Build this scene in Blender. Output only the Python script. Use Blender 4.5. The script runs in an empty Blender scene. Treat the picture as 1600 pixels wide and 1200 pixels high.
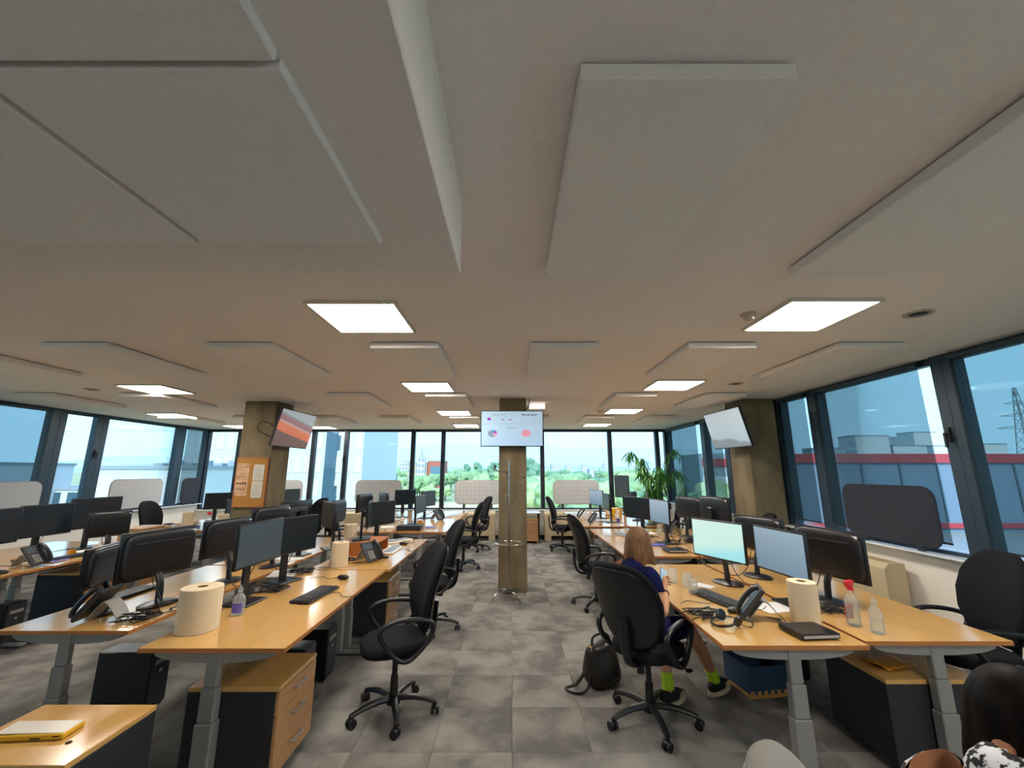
import bpy, bmesh, math, random
from math import sin, cos, pi, radians
from mathutils import Vector, Matrix, noise
rnd = random.Random(7)
C = bpy.context.scene.collection
S = bpy.context.scene

# ---------------------------------------------------------------- camera, world, sun, exposure
CAM_H = 1.71
cd = bpy.data.cameras.new('camera'); cam = bpy.data.objects.new('camera', cd); C.objects.link(cam)
cd.sensor_fit = 'HORIZONTAL'; cd.sensor_width = 36; cd.lens = 650 / 1600 * 36
cd.clip_start = 0.05; cd.clip_end = 20000
cam.location = (0, 0, CAM_H); cam.rotation_euler = (radians(90 + 11.82), 0, 0)
S.camera = cam
S.view_settings.view_transform = 'Standard'; S.view_settings.look = 'None'
S.view_settings.gamma = 1; S.view_settings.use_curve_mapping = False
S.view_settings.exposure = 0.5
S.cycles.use_denoising = True
S.cycles.max_bounces = 8; S.cycles.diffuse_bounces = 5; S.cycles.transparent_max_bounces = 12
S.cycles.sample_clamp_indirect = 6
LAMP = 27.0
SKY = 1.9
w = bpy.data.worlds.new('world'); S.world = w; w.use_nodes = True
nt = w.node_tree; nt.nodes.clear()
tc = nt.nodes.new('ShaderNodeTexCoord'); sx = nt.nodes.new('ShaderNodeSeparateXYZ')
rp = nt.nodes.new('ShaderNodeValToRGB'); bg = nt.nodes.new('ShaderNodeBackground'); wo = nt.nodes.new('ShaderNodeOutputWorld')
nt.links.new(tc.outputs['Generated'], sx.inputs[0]); nt.links.new(sx.outputs['Z'], rp.inputs[0])
rp.color_ramp.elements[0].position = 0.0; rp.color_ramp.elements[0].color = (0.40, 0.64, 0.86, 1)
rp.color_ramp.elements[1].position = 0.9; rp.color_ramp.elements[1].color = (0.34, 0.50, 0.80, 1)
e = rp.color_ramp.elements.new(0.16); e.color = (0.42, 0.68, 0.92, 1)
nt.links.new(rp.outputs[0], bg.inputs[0]); bg.inputs[1].default_value = SKY
nt.links.new(bg.outputs[0], wo.inputs[0])
sd = bpy.data.lights.new('sun', 'SUN'); sd.energy = 2.8; sd.angle = radians(1.5); sd.color = (1, 0.96, 0.88)
sun = bpy.data.objects.new('sun', sd); C.objects.link(sun)
sun.rotation_euler = (radians(52), 0, radians(3))    # stands high behind the building, shines towards +Y

# ---------------------------------------------------------------- materials
def lin(h):
    h = h.lstrip('#'); r = []
    for i in (0, 2, 4):
        c = int(h[i:i+2], 16) / 255
        r.append(c / 12.92 if c <= 0.04045 else ((c + 0.055) / 1.055) ** 2.4)
    return (*r, 1)
def mat(name, col, rough=0.6, metal=0.0, col2=None, scale=8.0, stretch=(1, 1, 1), bump=0.0, bscale=60.0, emit=0, spec=0.5, pos=(0.35, 0.65), detail=4, per_object=False, coords='Object'):
    m = bpy.data.materials.new(name); m.use_nodes = True
    n = m.node_tree.nodes; l = m.node_tree.links; b = n['Principled BSDF']
    b.inputs['Base Color'].default_value = lin(col); b.inputs['Roughness'].default_value = rough
    b.inputs['Metallic'].default_value = metal; b.inputs['Specular IOR Level'].default_value = spec
    if col2 or bump:
        t = n.new('ShaderNodeTexCoord'); mp = n.new('ShaderNodeMapping'); mp.inputs['Scale'].default_value = stretch
        l.new(t.outputs[coords], mp.inputs[0]); out = mp.outputs[0]
        if per_object:
            oi = n.new('ShaderNodeObjectInfo'); ml = n.new('ShaderNodeVectorMath'); ml.operation = 'MULTIPLY_ADD'
            ml.inputs[0].default_value = (31, 17, 5)
            l.new(oi.outputs['Random'], ml.inputs[1]); l.new(mp.outputs[0], ml.inputs[2]); out = ml.outputs[0]
    if col2:
        tx = n.new('ShaderNodeTexNoise'); tx.inputs['Scale'].default_value = scale; tx.inputs['Detail'].default_value = detail
        l.new(out, tx.inputs['Vector']); r = n.new('ShaderNodeValToRGB')
        r.color_ramp.elements[0].position = pos[0]; r.color_ramp.elements[0].color = lin(col)
        r.color_ramp.elements[1].position = pos[1]; r.color_ramp.elements[1].color = lin(col2)
        l.new(tx.outputs['Fac'], r.inputs[0]); l.new(r.outputs[0], b.inputs['Base Color'])
    if bump:
        t2 = n.new('ShaderNodeTexNoise'); t2.inputs['Scale'].default_value = bscale; l.new(out, t2.inputs['Vector'])
        bp = n.new('ShaderNodeBump'); bp.inputs['Strength'].default_value = bump; bp.inputs['Distance'].default_value = 0.01
        l.new(t2.outputs['Fac'], bp.inputs['Height']); l.new(bp.outputs[0], b.inputs['Normal'])
    if emit:
        b.inputs['Emission Color'].default_value = lin(col); b.inputs['Emission Strength'].default_value = emit
    return m
def mat_clear(name, tint, gloss=0.06, rough=0.02, solid=None, solid_amt=0.0):
    m = bpy.data.materials.new(name); m.use_nodes = True; n = m.node_tree.nodes; l = m.node_tree.links
    n.remove(n['Principled BSDF']); o = n['Material Output']
    tr = n.new('ShaderNodeBsdfTransparent'); tr.inputs[0].default_value = lin(tint)
    gl = n.new('ShaderNodeBsdfGlossy'); gl.inputs['Roughness'].default_value = rough
    lw = n.new('ShaderNodeFresnel'); lw.inputs[0].default_value = 1.3
    mx = n.new('ShaderNodeMixShader'); last = tr.outputs[0]
    if solid:
        df = n.new('ShaderNodeBsdfDiffuse'); df.inputs[0].default_value = lin(solid); m2 = n.new('ShaderNodeMixShader')
        m2.inputs[0].default_value = solid_amt; l.new(tr.outputs[0], m2.inputs[1]); l.new(df.outputs[0], m2.inputs[2]); last = m2.outputs[0]
    if gloss > 0:
        mm = n.new('ShaderNodeMath'); mm.operation = 'MULTIPLY'; mm.inputs[1].default_value = gloss * 10
        l.new(lw.outputs[0], mm.inputs[0]); l.new(mm.outputs[0], mx.inputs[0]); l.new(last, mx.inputs[1]); l.new(gl.outputs[0], mx.inputs[2]); last = mx.outputs[0]
    l.new(last, o.inputs[0]); return m
def mat_ramp(name, stops, axis='Z', lo=0.0, hi=1.0, warp=0.0, emit=0.0, rough=0.3, skew=(0, 0, 0)):
    """colour bands along an axis of generated coordinates (prints and screens)"""
    m = bpy.data.materials.new(name); m.use_nodes = True; n = m.node_tree.nodes; l = m.node_tree.links; b = n['Principled BSDF']
    t = n.new('ShaderNodeTexCoord'); d = n.new('ShaderNodeVectorMath'); d.operation = 'DOT_PRODUCT'
    d.inputs[1].default_value = skew; l.new(t.outputs['Generated'], d.inputs[0])
    nz = n.new('ShaderNodeTexNoise'); nz.inputs['Scale'].default_value = 3; l.new(t.outputs['Generated'], nz.inputs['Vector'])
    ma = n.new('ShaderNodeMath'); ma.operation = 'MULTIPLY_ADD'; ma.inputs[1].default_value = warp
    l.new(nz.outputs['Fac'], ma.inputs[0]); l.new(d.outputs['Value'], ma.inputs[2])
    r = n.new('ShaderNodeValToRGB'); cr = r.color_ramp; cr.elements[0].position, cr.elements[0].color = stops[0][0], lin(stops[0][1])
    cr.elements[1].position, cr.elements[1].color = stops[-1][0], lin(stops[-1][1])
    for p, c in stops[1:-1]:
        q = cr.elements.new(p); q.color = lin(c)
    l.new(ma.outputs[0], r.inputs[0]); l.new(r.outputs[0], b.inputs['Base Color']); b.inputs['Roughness'].default_value = rough
    if emit: l.new(r.outputs[0], b.inputs['Emission Color']); b.inputs['Emission Strength'].default_value = emit
    return m
M = dict(
    ceiling=mat('ceiling_plaster', '#e6dfdd', 0.95, col2='#eae4e2', scale=30, bump=0.15, bscale=300),
    panel=mat('acoustic_felt', '#efebea', 0.95, col2='#eae6e5', scale=120, bump=0.4, bscale=500),
    felt_edge=mat('felt_edge', '#a5a099', 0.95),
    carpet=mat('carpet', '#74726f', 1.0, col2='#9a9892', scale=3.2, bump=0.9, bscale=260, spec=0.1, per_object=True, pos=(0.38, 0.60), detail=7),
    wall=mat('cream_wall', '#eeeae0', 0.8, bump=0.05), cream=mat('cream_steel', '#c6b795', 0.5),
    white_sill=mat('white_sill', '#e6ecf0', 0.15), skirting=mat('dark_skirting', '#3d3b3c', 0.6),
    frame=mat('anthracite_frame', '#232a33', 0.4, metal=0.3), frame_blue=mat('blue_grey_frame', '#31424f', 0.4, metal=0.3),
    wood=mat('beech_laminate', '#d2a662', 0.2, col2='#cb9d58', scale=6, stretch=(12, 1, 12), spec=0.7),
    wood_edge=mat('beech_edge', '#b4743a', 0.45), wood_front=mat('beech_front', '#bd9060', 0.4, col2='#b2855a', scale=6, stretch=(1, 12, 12)),
    riser_wood=mat('reddish_wood', '#b06a34', 0.4),
    leg=mat('grey_metal', '#8f8e8a', 0.45, metal=0.2), dark_board=mat('dark_board', '#24252a', 0.6),
    handle=mat('satin_handle', '#b4b4b8', 0.3, metal=0.7), steel=mat('steel', '#b8b5ae', 0.22, metal=1.0),
    fabric=mat('black_fabric', '#16171b', 0.95, col2='#1d1e22', scale=300, bump=0.3, bscale=700, spec=0.2),
    plastic=mat('black_plastic', '#121317', 0.38), plastic2=mat('dark_grey_plastic', '#2b2d32', 0.45), grey_plastic=mat('grey_plastic', '#8d8d88', 0.5),
    screen_off=mat('screen_off', '#1b242c', 0.22, spec=0.7), screen_grey=mat('screen_matte', '#3c4a55', 0.4),
    screen_lit=mat_ramp('lit_screen', [(0, '#8fd0dd'), (0.16, '#a9d6d8'), (0.3, '#b7dcd9'), (1, '#bcdcd8')], emit=0.48, skew=(0, -0.25, 1), warp=0.05),
    screen_blue=mat_ramp('dim_screen', [(0, '#7292ad'), (1, '#9bb6cb')], emit=0.28, skew=(0, 0, 1)),
    paper=mat('paper_white', '#e0e0de', 0.8), paper_roll=mat('paper_roll', '#d9c8a8', 0.9, bump=0.2, bscale=200), core=mat('cardboard_core', '#8a6a48', 0.9),
    clear=mat_clear('clear_plastic', '#fbfdfd', 0.05, 0.08, '#f2f8f8', 0.16), glass=mat_clear('window_glass', '#f4fbfb', 0.05, 0.01),
    liquid=mat_clear('clear_liquid', '#f2f8f8', 0.03, 0.05, '#e6f0f0', 0.10),
    blind=mat_clear('screen_fabric', '#bfcacc', 0.0, 0.5, '#7c94a4', 0.07), blind_left=mat_clear('screen_fabric_grey', '#c6d0d3', 0.0, 0.5, '#8aa0ac', 0.10),
    red=mat('red_plastic', '#d0202a', 0.35), green=mat('green', '#7fc22e', 0.5), blue=mat('blue_label', '#5b4fa8', 0.5), orange=mat('orange_amber', '#d9941f', 0.4),
    yellow=mat('yellow_plastic', '#d8a71a', 0.5), tan=mat('tan_card', '#b98c50', 0.8),
    concrete=mat('concrete', '#63573f', 0.85, col2='#7c6f56', scale=4, stretch=(1, 1, 0.4), bump=0.2, bscale=40, detail=8),
    concrete_light=mat('concrete_grey', '#a3a09a', 0.85, col2='#b3b0aa', scale=4, bump=0.2, bscale=40),
    cork=mat('cork', '#b07f3c', 0.9, col2='#a5742f', scale=80), poster=mat('brown_print', '#b58862', 0.7, col2='#d8b48c', scale=9, stretch=(1, 1, 2)),
    sheet=mat_ramp('printed_sheet', [(0, '#cfc8b8'), (1, '#d9d3c4')], skew=(0, 0, 1)), ink=mat('ink', '#8f887b', 0.9), ink_dark=mat('ink_dark', '#3a2a26', 0.9),
    quilt=mat('quilted_fabric', '#b8babd', 0.95, spec=.1), quilt_dark=mat('quilted_fabric_dark', '#3a3e46', 0.95, spec=.1), piping=mat('piping', '#8d8880', 0.8),
    lamp=mat('lamp_diffuser', '#fff4e8', 0.5, emit=LAMP), lamp_frame=mat('lamp_frame', '#c9c2b6', 0.5), sensor=mat('sensor_white', '#b9b0a0', 0.5),
    leaf=mat('leaf', '#2f6b24', 0.45, col2='#4f8f35', scale=4, per_object=True), stem=mat('stem', '#5a4a30', 0.8), pot=mat('pot_dark', '#2e2f33', 0.6), soil=mat('soil', '#2a1f16', 1),
    skin=mat('skin', '#c48c68', 0.55), hair=mat('auburn_hair', '#58391a', 0.55, col2='#7c5429', scale=14, stretch=(6, 6, 0.5), bump=0.5, bscale=20), navy=mat('navy_cloth', '#10123a', 0.9, col2='#161946', spec=.1, scale=20),
    sock=mat('neon_sock', '#b4dc28', 0.8), shoe=mat('shoe_black', '#15151a', 0.6), sole=mat('shoe_sole', '#cfc5a4', 0.7), hair_dark=mat('dark_hair', '#0e0907', 0.5, col2='#18100b', scale=9, stretch=(6, 6, 0.6), bump=0.1, bscale=25, spec=.06),
    pattern=mat('patterned_cloth', '#0f0f12', 0.8, col2='#d9dde2', scale=38, pos=(0.49, 0.53), detail=2), grey_fabric=mat('light_grey_fabric', '#8c8780', 0.9),
    bag=mat('bag_leather', '#1b1512', 0.35), gold=mat('brass', '#c9a25a', 0.3, metal=0.9), cable=mat('black_cable', '#0e0e12', 0.5), cable_white=mat('white_cable', '#cfcac0', 0.5),
    crate=mat('blue_crate', '#24435f', 0.5),
)

M['wood'].node_tree.nodes['Principled BSDF'].inputs['Coat Weight'].default_value = 0.5
M['wood'].node_tree.nodes['Principled BSDF'].inputs['Coat Roughness'].default_value = 0.12
# ---------------------------------------------------------------- mesh helpers
def bmn(): return bmesh.new()
def xf(bm, vs, mx):
    if mx is not None: bmesh.ops.transform(bm, matrix=mx, verts=vs)
def T(x=0, y=0, z=0, rx=0, ry=0, rz=0, s=None):
    m = Matrix.Translation((x, y, z)) @ Matrix.Rotation(radians(rz), 4, 'Z') @ Matrix.Rotation(radians(ry), 4, 'Y') @ Matrix.Rotation(radians(rx), 4, 'X')
    if s: m = m @ Matrix.Diagonal((*s, 1))
    return m
def box(bm, x0, x1, y0, y1, z0, z1, bev=0, mx=None, seg=1):
    r = bmesh.ops.create_cube(bm, size=1); vs = r['verts']
    for v in vs:
        v.co = Vector((x0 if v.co.x < 0 else x1, y0 if v.co.y < 0 else y1, z0 if v.co.z < 0 else z1))
    if bev:
        es = list({e for v in vs for e in v.link_edges})
        rr = bmesh.ops.bevel(bm, geom=es, offset=bev, segments=seg, affect='EDGES', profile=0.5)
        vs = list({v for f in rr['faces'] for v in f.verts} | {v for v in vs if v.is_valid})
    xf(bm, vs, mx); return bm
def rings(bm, rr, cap=True, closed=True):
    """rr: list of rings (lists of Vectors, equal length) skinned together"""
    R = [[bm.verts.new(p) for p in r] for r in rr]; n = len(R[0])
    for a, b in zip(R, R[1:]):
        for i in range(n if closed else n - 1):
            j = (i + 1) % n
            bm.faces.new((a[i], a[j], b[j], b[i]))
    if cap:
        bm.faces.new(list(reversed(R[0]))); bm.faces.new(R[-1])
    return R
def cyl(bm, p0, p1, r0, r1=None, n=16, cap=True):
    p0, p1 = Vector(p0), Vector(p1); r1 = r0 if r1 is None else r1
    d = (p1 - p0).normalized(); u = d.orthogonal().normalized(); v = d.cross(u)
    rings(bm, [[p + (u * cos(2*pi*i/n) + v * sin(2*pi*i/n)) * r for i in range(n)] for p, r in ((p0, r0), (p1, r1))], cap); return bm
def tube(bm, pts, r, n=8, closed=False, flat=1.0, up=None):
    pts = [Vector(p) for p in pts]; N = len(pts); u = None; out = []
    for i, p in enumerate(pts):
        a = pts[i-1] if (i > 0 or closed) else p; b = pts[(i+1) % N] if (i < N-1 or closed) else p
        d = (b - a).normalized()
        if u is None: u = (Vector(up) if up else d.orthogonal()); u = (u - d * u.dot(d)).normalized()
        else: u = (u - d * u.dot(d)).normalized()
        v = d.cross(u); rad = r[i] if isinstance(r, (list, tuple)) else r
        out.append([p + (u * cos(2*pi*k/n) * flat + v * sin(2*pi*k/n)) * rad for k in range(n)])
    if closed: out.append(out[0])
    if closed:
        V = [[bm.verts.new(q) for q in rg] for rg in out[:-1]]
        for i in range(N):
            a, b = V[i], V[(i+1) % N]
            for k in range(n): bm.faces.new((a[k], a[(k+1) % n], b[(k+1) % n], b[k]))
    else: rings(bm, out)
    return bm
def smooth_pts(pts, k=4, closed=False):
    P = [Vector(p) for p in pts]; N = len(P); out = []
    rng = range(N) if closed else range(N - 1)
    for i in rng:
        p0 = P[(i-1) % N] if (closed or i > 0) else P[i]; p1 = P[i]; p2 = P[(i+1) % N]; p3 = P[(i+2) % N] if (closed or i + 2 < N) else p2
        for j in range(k):
            t = j / k
            out.append(0.5 * ((2*p1) + (p2-p0)*t + (2*p0-5*p1+4*p2-p3)*t*t + (3*p1-p0-3*p2+p3)*t**3))
    if not closed: out.append(P[-1])
    return out
def lathe(bm, prof, n=20, c=(0, 0, 0), mx=None):
    rr = [[Vector((c[0] + r*cos(2*pi*i/n), c[1] + r*sin(2*pi*i/n), c[2] + z)) for i in range(n)] for r, z in prof]
    if mx is not None: rr = [[mx @ p for p in r] for r in rr]
    rings(bm, rr); return bm
def prism(bm, pts, t, mx=None):
    """outline in local XY, thickness t along Z"""
    rr = [[Vector((x, y, z)) for x, y in pts] for z in (0, t)]
    if mx is not None: rr = [[mx @ p for p in r] for r in rr]
    rings(bm, rr); return bm
def rrect(w_, h_, r, k=4):
    o = []
    for cx, cy, a0 in ((w_/2-r, h_/2-r, 0), (-w_/2+r, h_/2-r, 90), (-w_/2+r, -h_/2+r, 180), (w_/2-r, -h_/2+r, 270)):
        for i in range(k+1):
            a = radians(a0 + 90*i/k); o.append((cx + r*cos(a), cy + r*sin(a)))
    return o
def sgn(x, p): return math.copysign(abs(x) ** p, x)
def cushion(bm, sx_, sy_, sz_, mx=None, pw=0.6, pe=0.7, nu=20, nv=10, fn=None):
    rr = []
    for j in range(nv + 1):
        ph = -pi/2 + pi * (0.02 + 0.96 * j / nv)
        rr.append([Vector((sx_*sgn(cos(ph), pe)*sgn(cos(2*pi*i/nu), pw), sy_*sgn(cos(ph), pe)*sgn(sin(2*pi*i/nu), pw), sz_*sgn(sin(ph), pe))) for i in range(nu)])
    if fn: rr = [[fn(p) for p in r] for r in rr]
    if mx is not None: rr = [[mx @ p for p in r] for r in rr]
    rings(bm, rr); return bm
def obj(name, bm, m, parent=None, smooth=False, autos=None, loc=None):
    me = bpy.data.meshes.new(name)
    bmesh.ops.recalc_face_normals(bm, faces=bm.faces[:])
    bm.to_mesh(me); bm.free(); me.materials.append(M[m] if isinstance(m, str) else m)
    if smooth: me.polygons.foreach_set('use_smooth', [True] * len(me.polygons))
    if autos: me.set_sharp_from_angle(angle=radians(autos))
    o = bpy.data.objects.new(name, me); C.objects.link(o)
    if parent: o.parent = parent
    if loc: o.location = loc
    return o
def sm(name, bm, m, parent=None, ang=40, **k): return obj(name, bm, m, parent, True, ang, **k)
def tag(o, label=None, cat=None, group=None, kind=None):
    if label: o['label'] = label
    if cat: o['category'] = cat
    if group: o['group'] = group
    if kind: o['kind'] = kind
    return o
def empty(name, loc=(0, 0, 0), rz=0, label=None, cat=None, group=None, kind=None):
    o = bpy.data.objects.new(name, None); C.objects.link(o); o.empty_display_size = 0.1
    o.location = loc; o.rotation_euler = (0, 0, radians(rz)); return tag(o, label, cat, group, kind)
def copy_tree(o, parent=None):
    c = o.copy(); C.objects.link(c); c.parent = parent
    for ch in KIDS.get(o.name, ()): copy_tree(ch, c)
    return c
KIDS = {}; CACHE = {}
def place(build, loc, rz, label, cat, group=None, tilt=0, scale=1.0, **kw):
    """first call builds the thing, later calls copy it with its parts and sub-parts"""
    key = (build.__name__, tuple(sorted(kw.items())))
    if key not in CACHE:
        r = build(**kw); CACHE[key] = r
        def reg(o):
            KIDS[o.name] = list(o.children)
            for c in KIDS[o.name]: reg(c)
        reg(r)
    else: r = copy_tree(CACHE[key])
    r.location = loc; r.rotation_euler = (0, radians(tilt), radians(rz)); r.scale = (scale,) * 3
    return tag(r, label, cat, group)
def struct(name, bm, m, parent=None, **k):
    o = obj(name, bm, m, parent, **k)
    if not parent: o['kind'] = 'structure'
    return o

# ---------------------------------------------------------------- the room
XL, XR, YB, YF, CZ = -8.3, 4.2, -3.2, 11.4, 2.83
b = bmn(); box(b, XL-.3, XR+.3, YB-.3, YF+.3, -0.3, -0.006); floor = struct('floor', b, 'carpet')
tb = bmn(); box(tb, -.249, .249, -.249, .249, -0.006, 0.0, bev=0.002); tile0 = obj('carpet_tile', tb, 'carpet', floor)
first = True
for i in range(14):
    for j in range(18):
        o = tile0 if first else tile0.copy()
        if not first: C.objects.link(o)
        first = False
        o.location = (-3.25 + 0.5*i, 2.25 + 0.5*j, 0); o.rotation_euler = (0, 0, (pi/2) * ((i + j) % 2))
b = bmn(); box(b, XL-.3, -3.5, YB, YF+.2, -0.006, 0); box(b, 3.5, XR+.3, YB, YF+.2, -0.006, 0)
box(b, -3.5, 3.5, YB, 2.0, -0.006, 0); box(b, -3.5, 3.5, 11.0, YF+.2, -0.006, 0)
o = obj('carpet_border', b, 'carpet', floor)
b = bmn(); box(b, XL-.4, XR+.4, YB-.4, YF+.4, CZ, CZ+.4); struct('ceiling', b, 'ceiling')
b = bmn(); box(b, XL-.3, XR+.3, YB-.25, YB, 0, CZ); struct('wall_back', b, 'wall')
b = bmn(); box(b, -6.5, -0.21, YB, 1.57, 2.50, CZ, bev=0.004); struct('trim_1', b, 'ceiling')       # dropped ceiling box
b = bmn(); box(b, XL-.25, XL, YB, YF+.25, 0, 0.86); struct('wall_left', b, 'wall')
b = bmn(); box(b, XR, XR+.25, YB, YF+.25, 0, 0.90); struct('wall_right', b, 'wall')
b = bmn(); box(b, XL, XR, YF, YF+.25, 0, 0.70); struct('wall_far', b, 'wall')
b = bmn(); box(b, XR-.02, XR, YB, YF, 0, 0.11); struct('baseboard_right', b, 'skirting')
b = bmn(); box(b, XL, XL+.02, YB, YF, 0, 0.09); struct('baseboard_left', b, 'skirting')
b = bmn(); box(b, XL, XR, YF-.02, YF, 0, 0.08); struct('baseboard_far', b, 'skirting')
b = bmn(); box(b, XL-.02, XL+.12, YB, YF, 0.86, 0.88, bev=.004); struct('trim_2', b, 'white_sill')
b = bmn(); box(b, XR-.13, XR+.05, YB, YF, 0.90, 0.92, bev=.004); struct('trim_3', b, 'white_sill')
b = bmn(); box(b, XL, XR, YF-.10, YF+.05, 0.70, 0.725, bev=.004); struct('trim_4', b, 'white_sill')
WN = [0]
def window(axis, fixed, a, bb, z0, left_bar, right_bar, handle=False, m='frame', hside=0):
    """one glazed bay between a and bb along the wall; bars are the widths of its posts"""
    WN[0] += 1; w_ = empty('window_%d' % WN[0], kind='structure')
    d = 0.07
    def bx(B, u0, u1, zz0, zz1, dd=d, off=0.0, bev=0.004):
        if axis == 'x': box(B, u0, u1, fixed-dd/2+off, fixed+dd/2+off, zz0, zz1, bev=bev)
        else: box(B, fixed-dd/2+off, fixed+dd/2+off, u0, u1, zz0, zz1, bev=bev)
    for u0, u1 in ((a, a+left_bar), (bb-right_bar, bb)):
        B = bmn(); bx(B, u0, u1, z0, CZ, 0.12); obj('post', B, m, w_)
    B = bmn(); bx(B, a+left_bar, bb-right_bar, CZ-.07, CZ); obj('top_rail', B, m, w_)
    B = bmn(); bx(B, a+left_bar, bb-right_bar, z0, z0+.035); obj('bottom_rail', B, m, w_)
    B = bmn(); bx(B, a+left_bar, bb-right_bar, z0+.05, CZ-.07, 0.012, 0.0, 0); obj('glass_pane', B, 'glass', w_)
    if handle:
        u = (a + left_bar*.5) if hside == 0 else (bb - right_bar*.5)
        s = -1 if axis == 'x' or fixed > 0 else 1
        B = bmn()
        if axis == 'x':
            box(B, u-.018, u+.018, fixed-.085, fixed-.06, 1.98, 2.12, bev=.004); box(B, u-.012, u+.012, fixed-.11, fixed-.09, 1.93, 2.07, bev=.004); cyl(B, (u, fixed-.06, 2.05), (u, fixed-.11, 2.05), .012)
        else:
            f = fixed + s*.06
            box(B, min(f, f+s*.025), max(f, f+s*.025), u-.018, u+.018, 1.98, 2.12, bev=.004); cyl(B, (f, u, 2.05), (f+s*.05, u, 2.05), .012)
            box(B, min(f+s*.04, f+s*.06), max(f+s*.04, f+s*.06), u-.012, u+.012, 1.93, 2.07, bev=.004)
        obj('handle', B, 'plastic', w_)
    return w_
ZF, ZL, ZR = 0.725, 0.88, 0.92
# far wall bays
fx = [-8.3, -7.42, -5.40, -4.51, -2.69, -1.87, 0.82, 2.66, 3.95, 4.2]
for i in range(len(fx) - 1):
    window('x', YF+.05, fx[i], fx[i+1], ZF, 0.055, 0.055, handle=i in (2, 4, 5), hside=1 if i in (2, 4) else 0)
# left wall bays
ly = [YB, 0.6, 3.4, 5.2, 7.6, 8.42, 10.5, 11.45]
for i in range(len(ly) - 1):
    window('y', XL-.04, ly[i], ly[i+1], ZL, 0.12, 0.12 if i != 3 else 0.16, handle=i == 4, m='frame_blue', hside=1)
ry = [YB, 0.9, 1.7, 3.95, 5.75, 6.55, 8.2, 9.2, 11.4]
for i in range(len(ry) - 1):
    window('y', XR+.06, ry[i], ry[i+1], ZR, 0.11, 0.11, handle=i == 3, m='frame_blue', hside=0)
def blind(axis, fixed, a, bb, z0, label, m='blind', z1=2.78):
    r = empty('roller_blind', (0, 0, 0), 0, label, 'blind', 'screen fabric roller blinds')
    B = bmn(); C_ = bmn(); D_ = bmn()
    box(B, fixed-.002, fixed+.002, a, bb, z0, z1); cyl(C_, (fixed, a, z1), (fixed, bb, z1), .028, n=12); box(D_, fixed-.008, fixed+.008, a, bb, z0-.02, z0, bev=.003)
    obj('fabric', B, m, r); sm('roller_tube', C_, 'frame_blue', r); obj('hem_bar', D_, 'plastic2', r)
blind('y', XR-.03, 4.16, 5.66, 1.04, 'blue-grey roller blind beside the large dark rounded screen on the right')
blind('y', XR-.03, 5.86, 6.46, 1.04, 'narrow blue-grey roller blind just behind the right pillar side')
blind('y', XR-.03, 1.8, 3.84, 1.04, 'blue-grey roller blind at the right edge of the picture, pylon behind it')
blind('y', XR-.03, 6.66, 8.10, 1.04, 'blue-grey roller blind left of the right pillar, striped building behind it')
blind('y', XR-.03, 8.32, 9.08, 0.96, 'narrow roller blind two bays left of the right pillar')
blind('y', XR-.03, 9.44, 11.28, 0.96, 'roller blind in the far right corner behind the plant')
blind('y', XL+.04, 5.32, 7.44, 0.94, 'pale grey roller blind at the left edge of the picture', 'blind_left')
blind('y', XL+.04, 10.62, 11.3, 0.94, 'grey roller blind in the far left corner of the room', 'blind_left')
# pillars
def pillar(name, x0, x1, y0, y1, label, m='concrete'):
    B = bmn(); box(B, x0, x1, y0, y1, 0, CZ, bev=.012); o = obj(name, B, m); o['kind'] = 'structure'; o['label'] = label; return o
pillar('pillar', -.2, .22, 6.45, 6.87, 'concrete pillar in the middle behind the coat stand')
pillar('pillar', -4.36, -3.83, 6.72, 7.25, 'concrete pillar on the left with the cork board')
pillar('pillar', 3.66, 4.14, 6.50, 7.08, 'concrete pillar on the right beside the window wall')

# ---------------------------------------------------------------- ceiling things
def ceiling_panel(w_, l_):
    r = empty('acoustic_panel'); B = bmn(); box(B, -w_/2, w_/2, -l_/2, l_/2, -.052, 0, bev=.005, seg=2); obj('felt_slab', B, 'panel', r)
    for sx_ in (-1, 1):
        for sy_ in (-1, 1):
            B = bmn(); cyl(B, (sx_*w_*.35, sy_*l_*.38, 0), (sx_*w_*.35, sy_*l_*.38, .007), .02, n=10); obj('fixing', B, 'handle', r)
    return r
rows = [('nearest', 1.55, {1.85: 'cut by the right edge', .49: 'largest, right of centre', 3.2: 'at the far right', -2.30: 'behind the dropped box'}),
        ('second', 4.12, {-5.30: 'far left', -3.86: 'second from the left', -2.41: 'third from the left', -.95: 'left of the centre, before a lit lamp', .465: 'just right of the centre', 1.86: 'right of the centre', 3.18: 'rightmost, near the right windows'}),
        ('third', 6.54, {-6.97: 'leftmost', -5.41: 'left of the left pillar', -2.39: 'right of the left pillar', -.96: 'left of the middle screen', 1.81: 'between middle screen and right pillar', 3.11: 'beside the right pillar'}),
        ('fourth', 9.05, {-6.95: 'far left', -5.4: 'behind the left pillar', -3.90: 'beyond the left television', -2.42: 'second from the left pillar', -.98: 'left of the middle screen', .46: 'behind the middle screen', 1.79: 'right of the middle screen', 3.09: 'rightmost over the plant'})]
for rn, yc, xs in rows:
    for x, wh in xs.items():
        place(ceiling_panel, (x, yc, CZ-.008), 0, 'pale felt ceiling panel in the %s row, %s' % (rn, wh), 'ceiling panel', 'felt panels under the ceiling', w_=0.6, l_=1.2)
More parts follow.
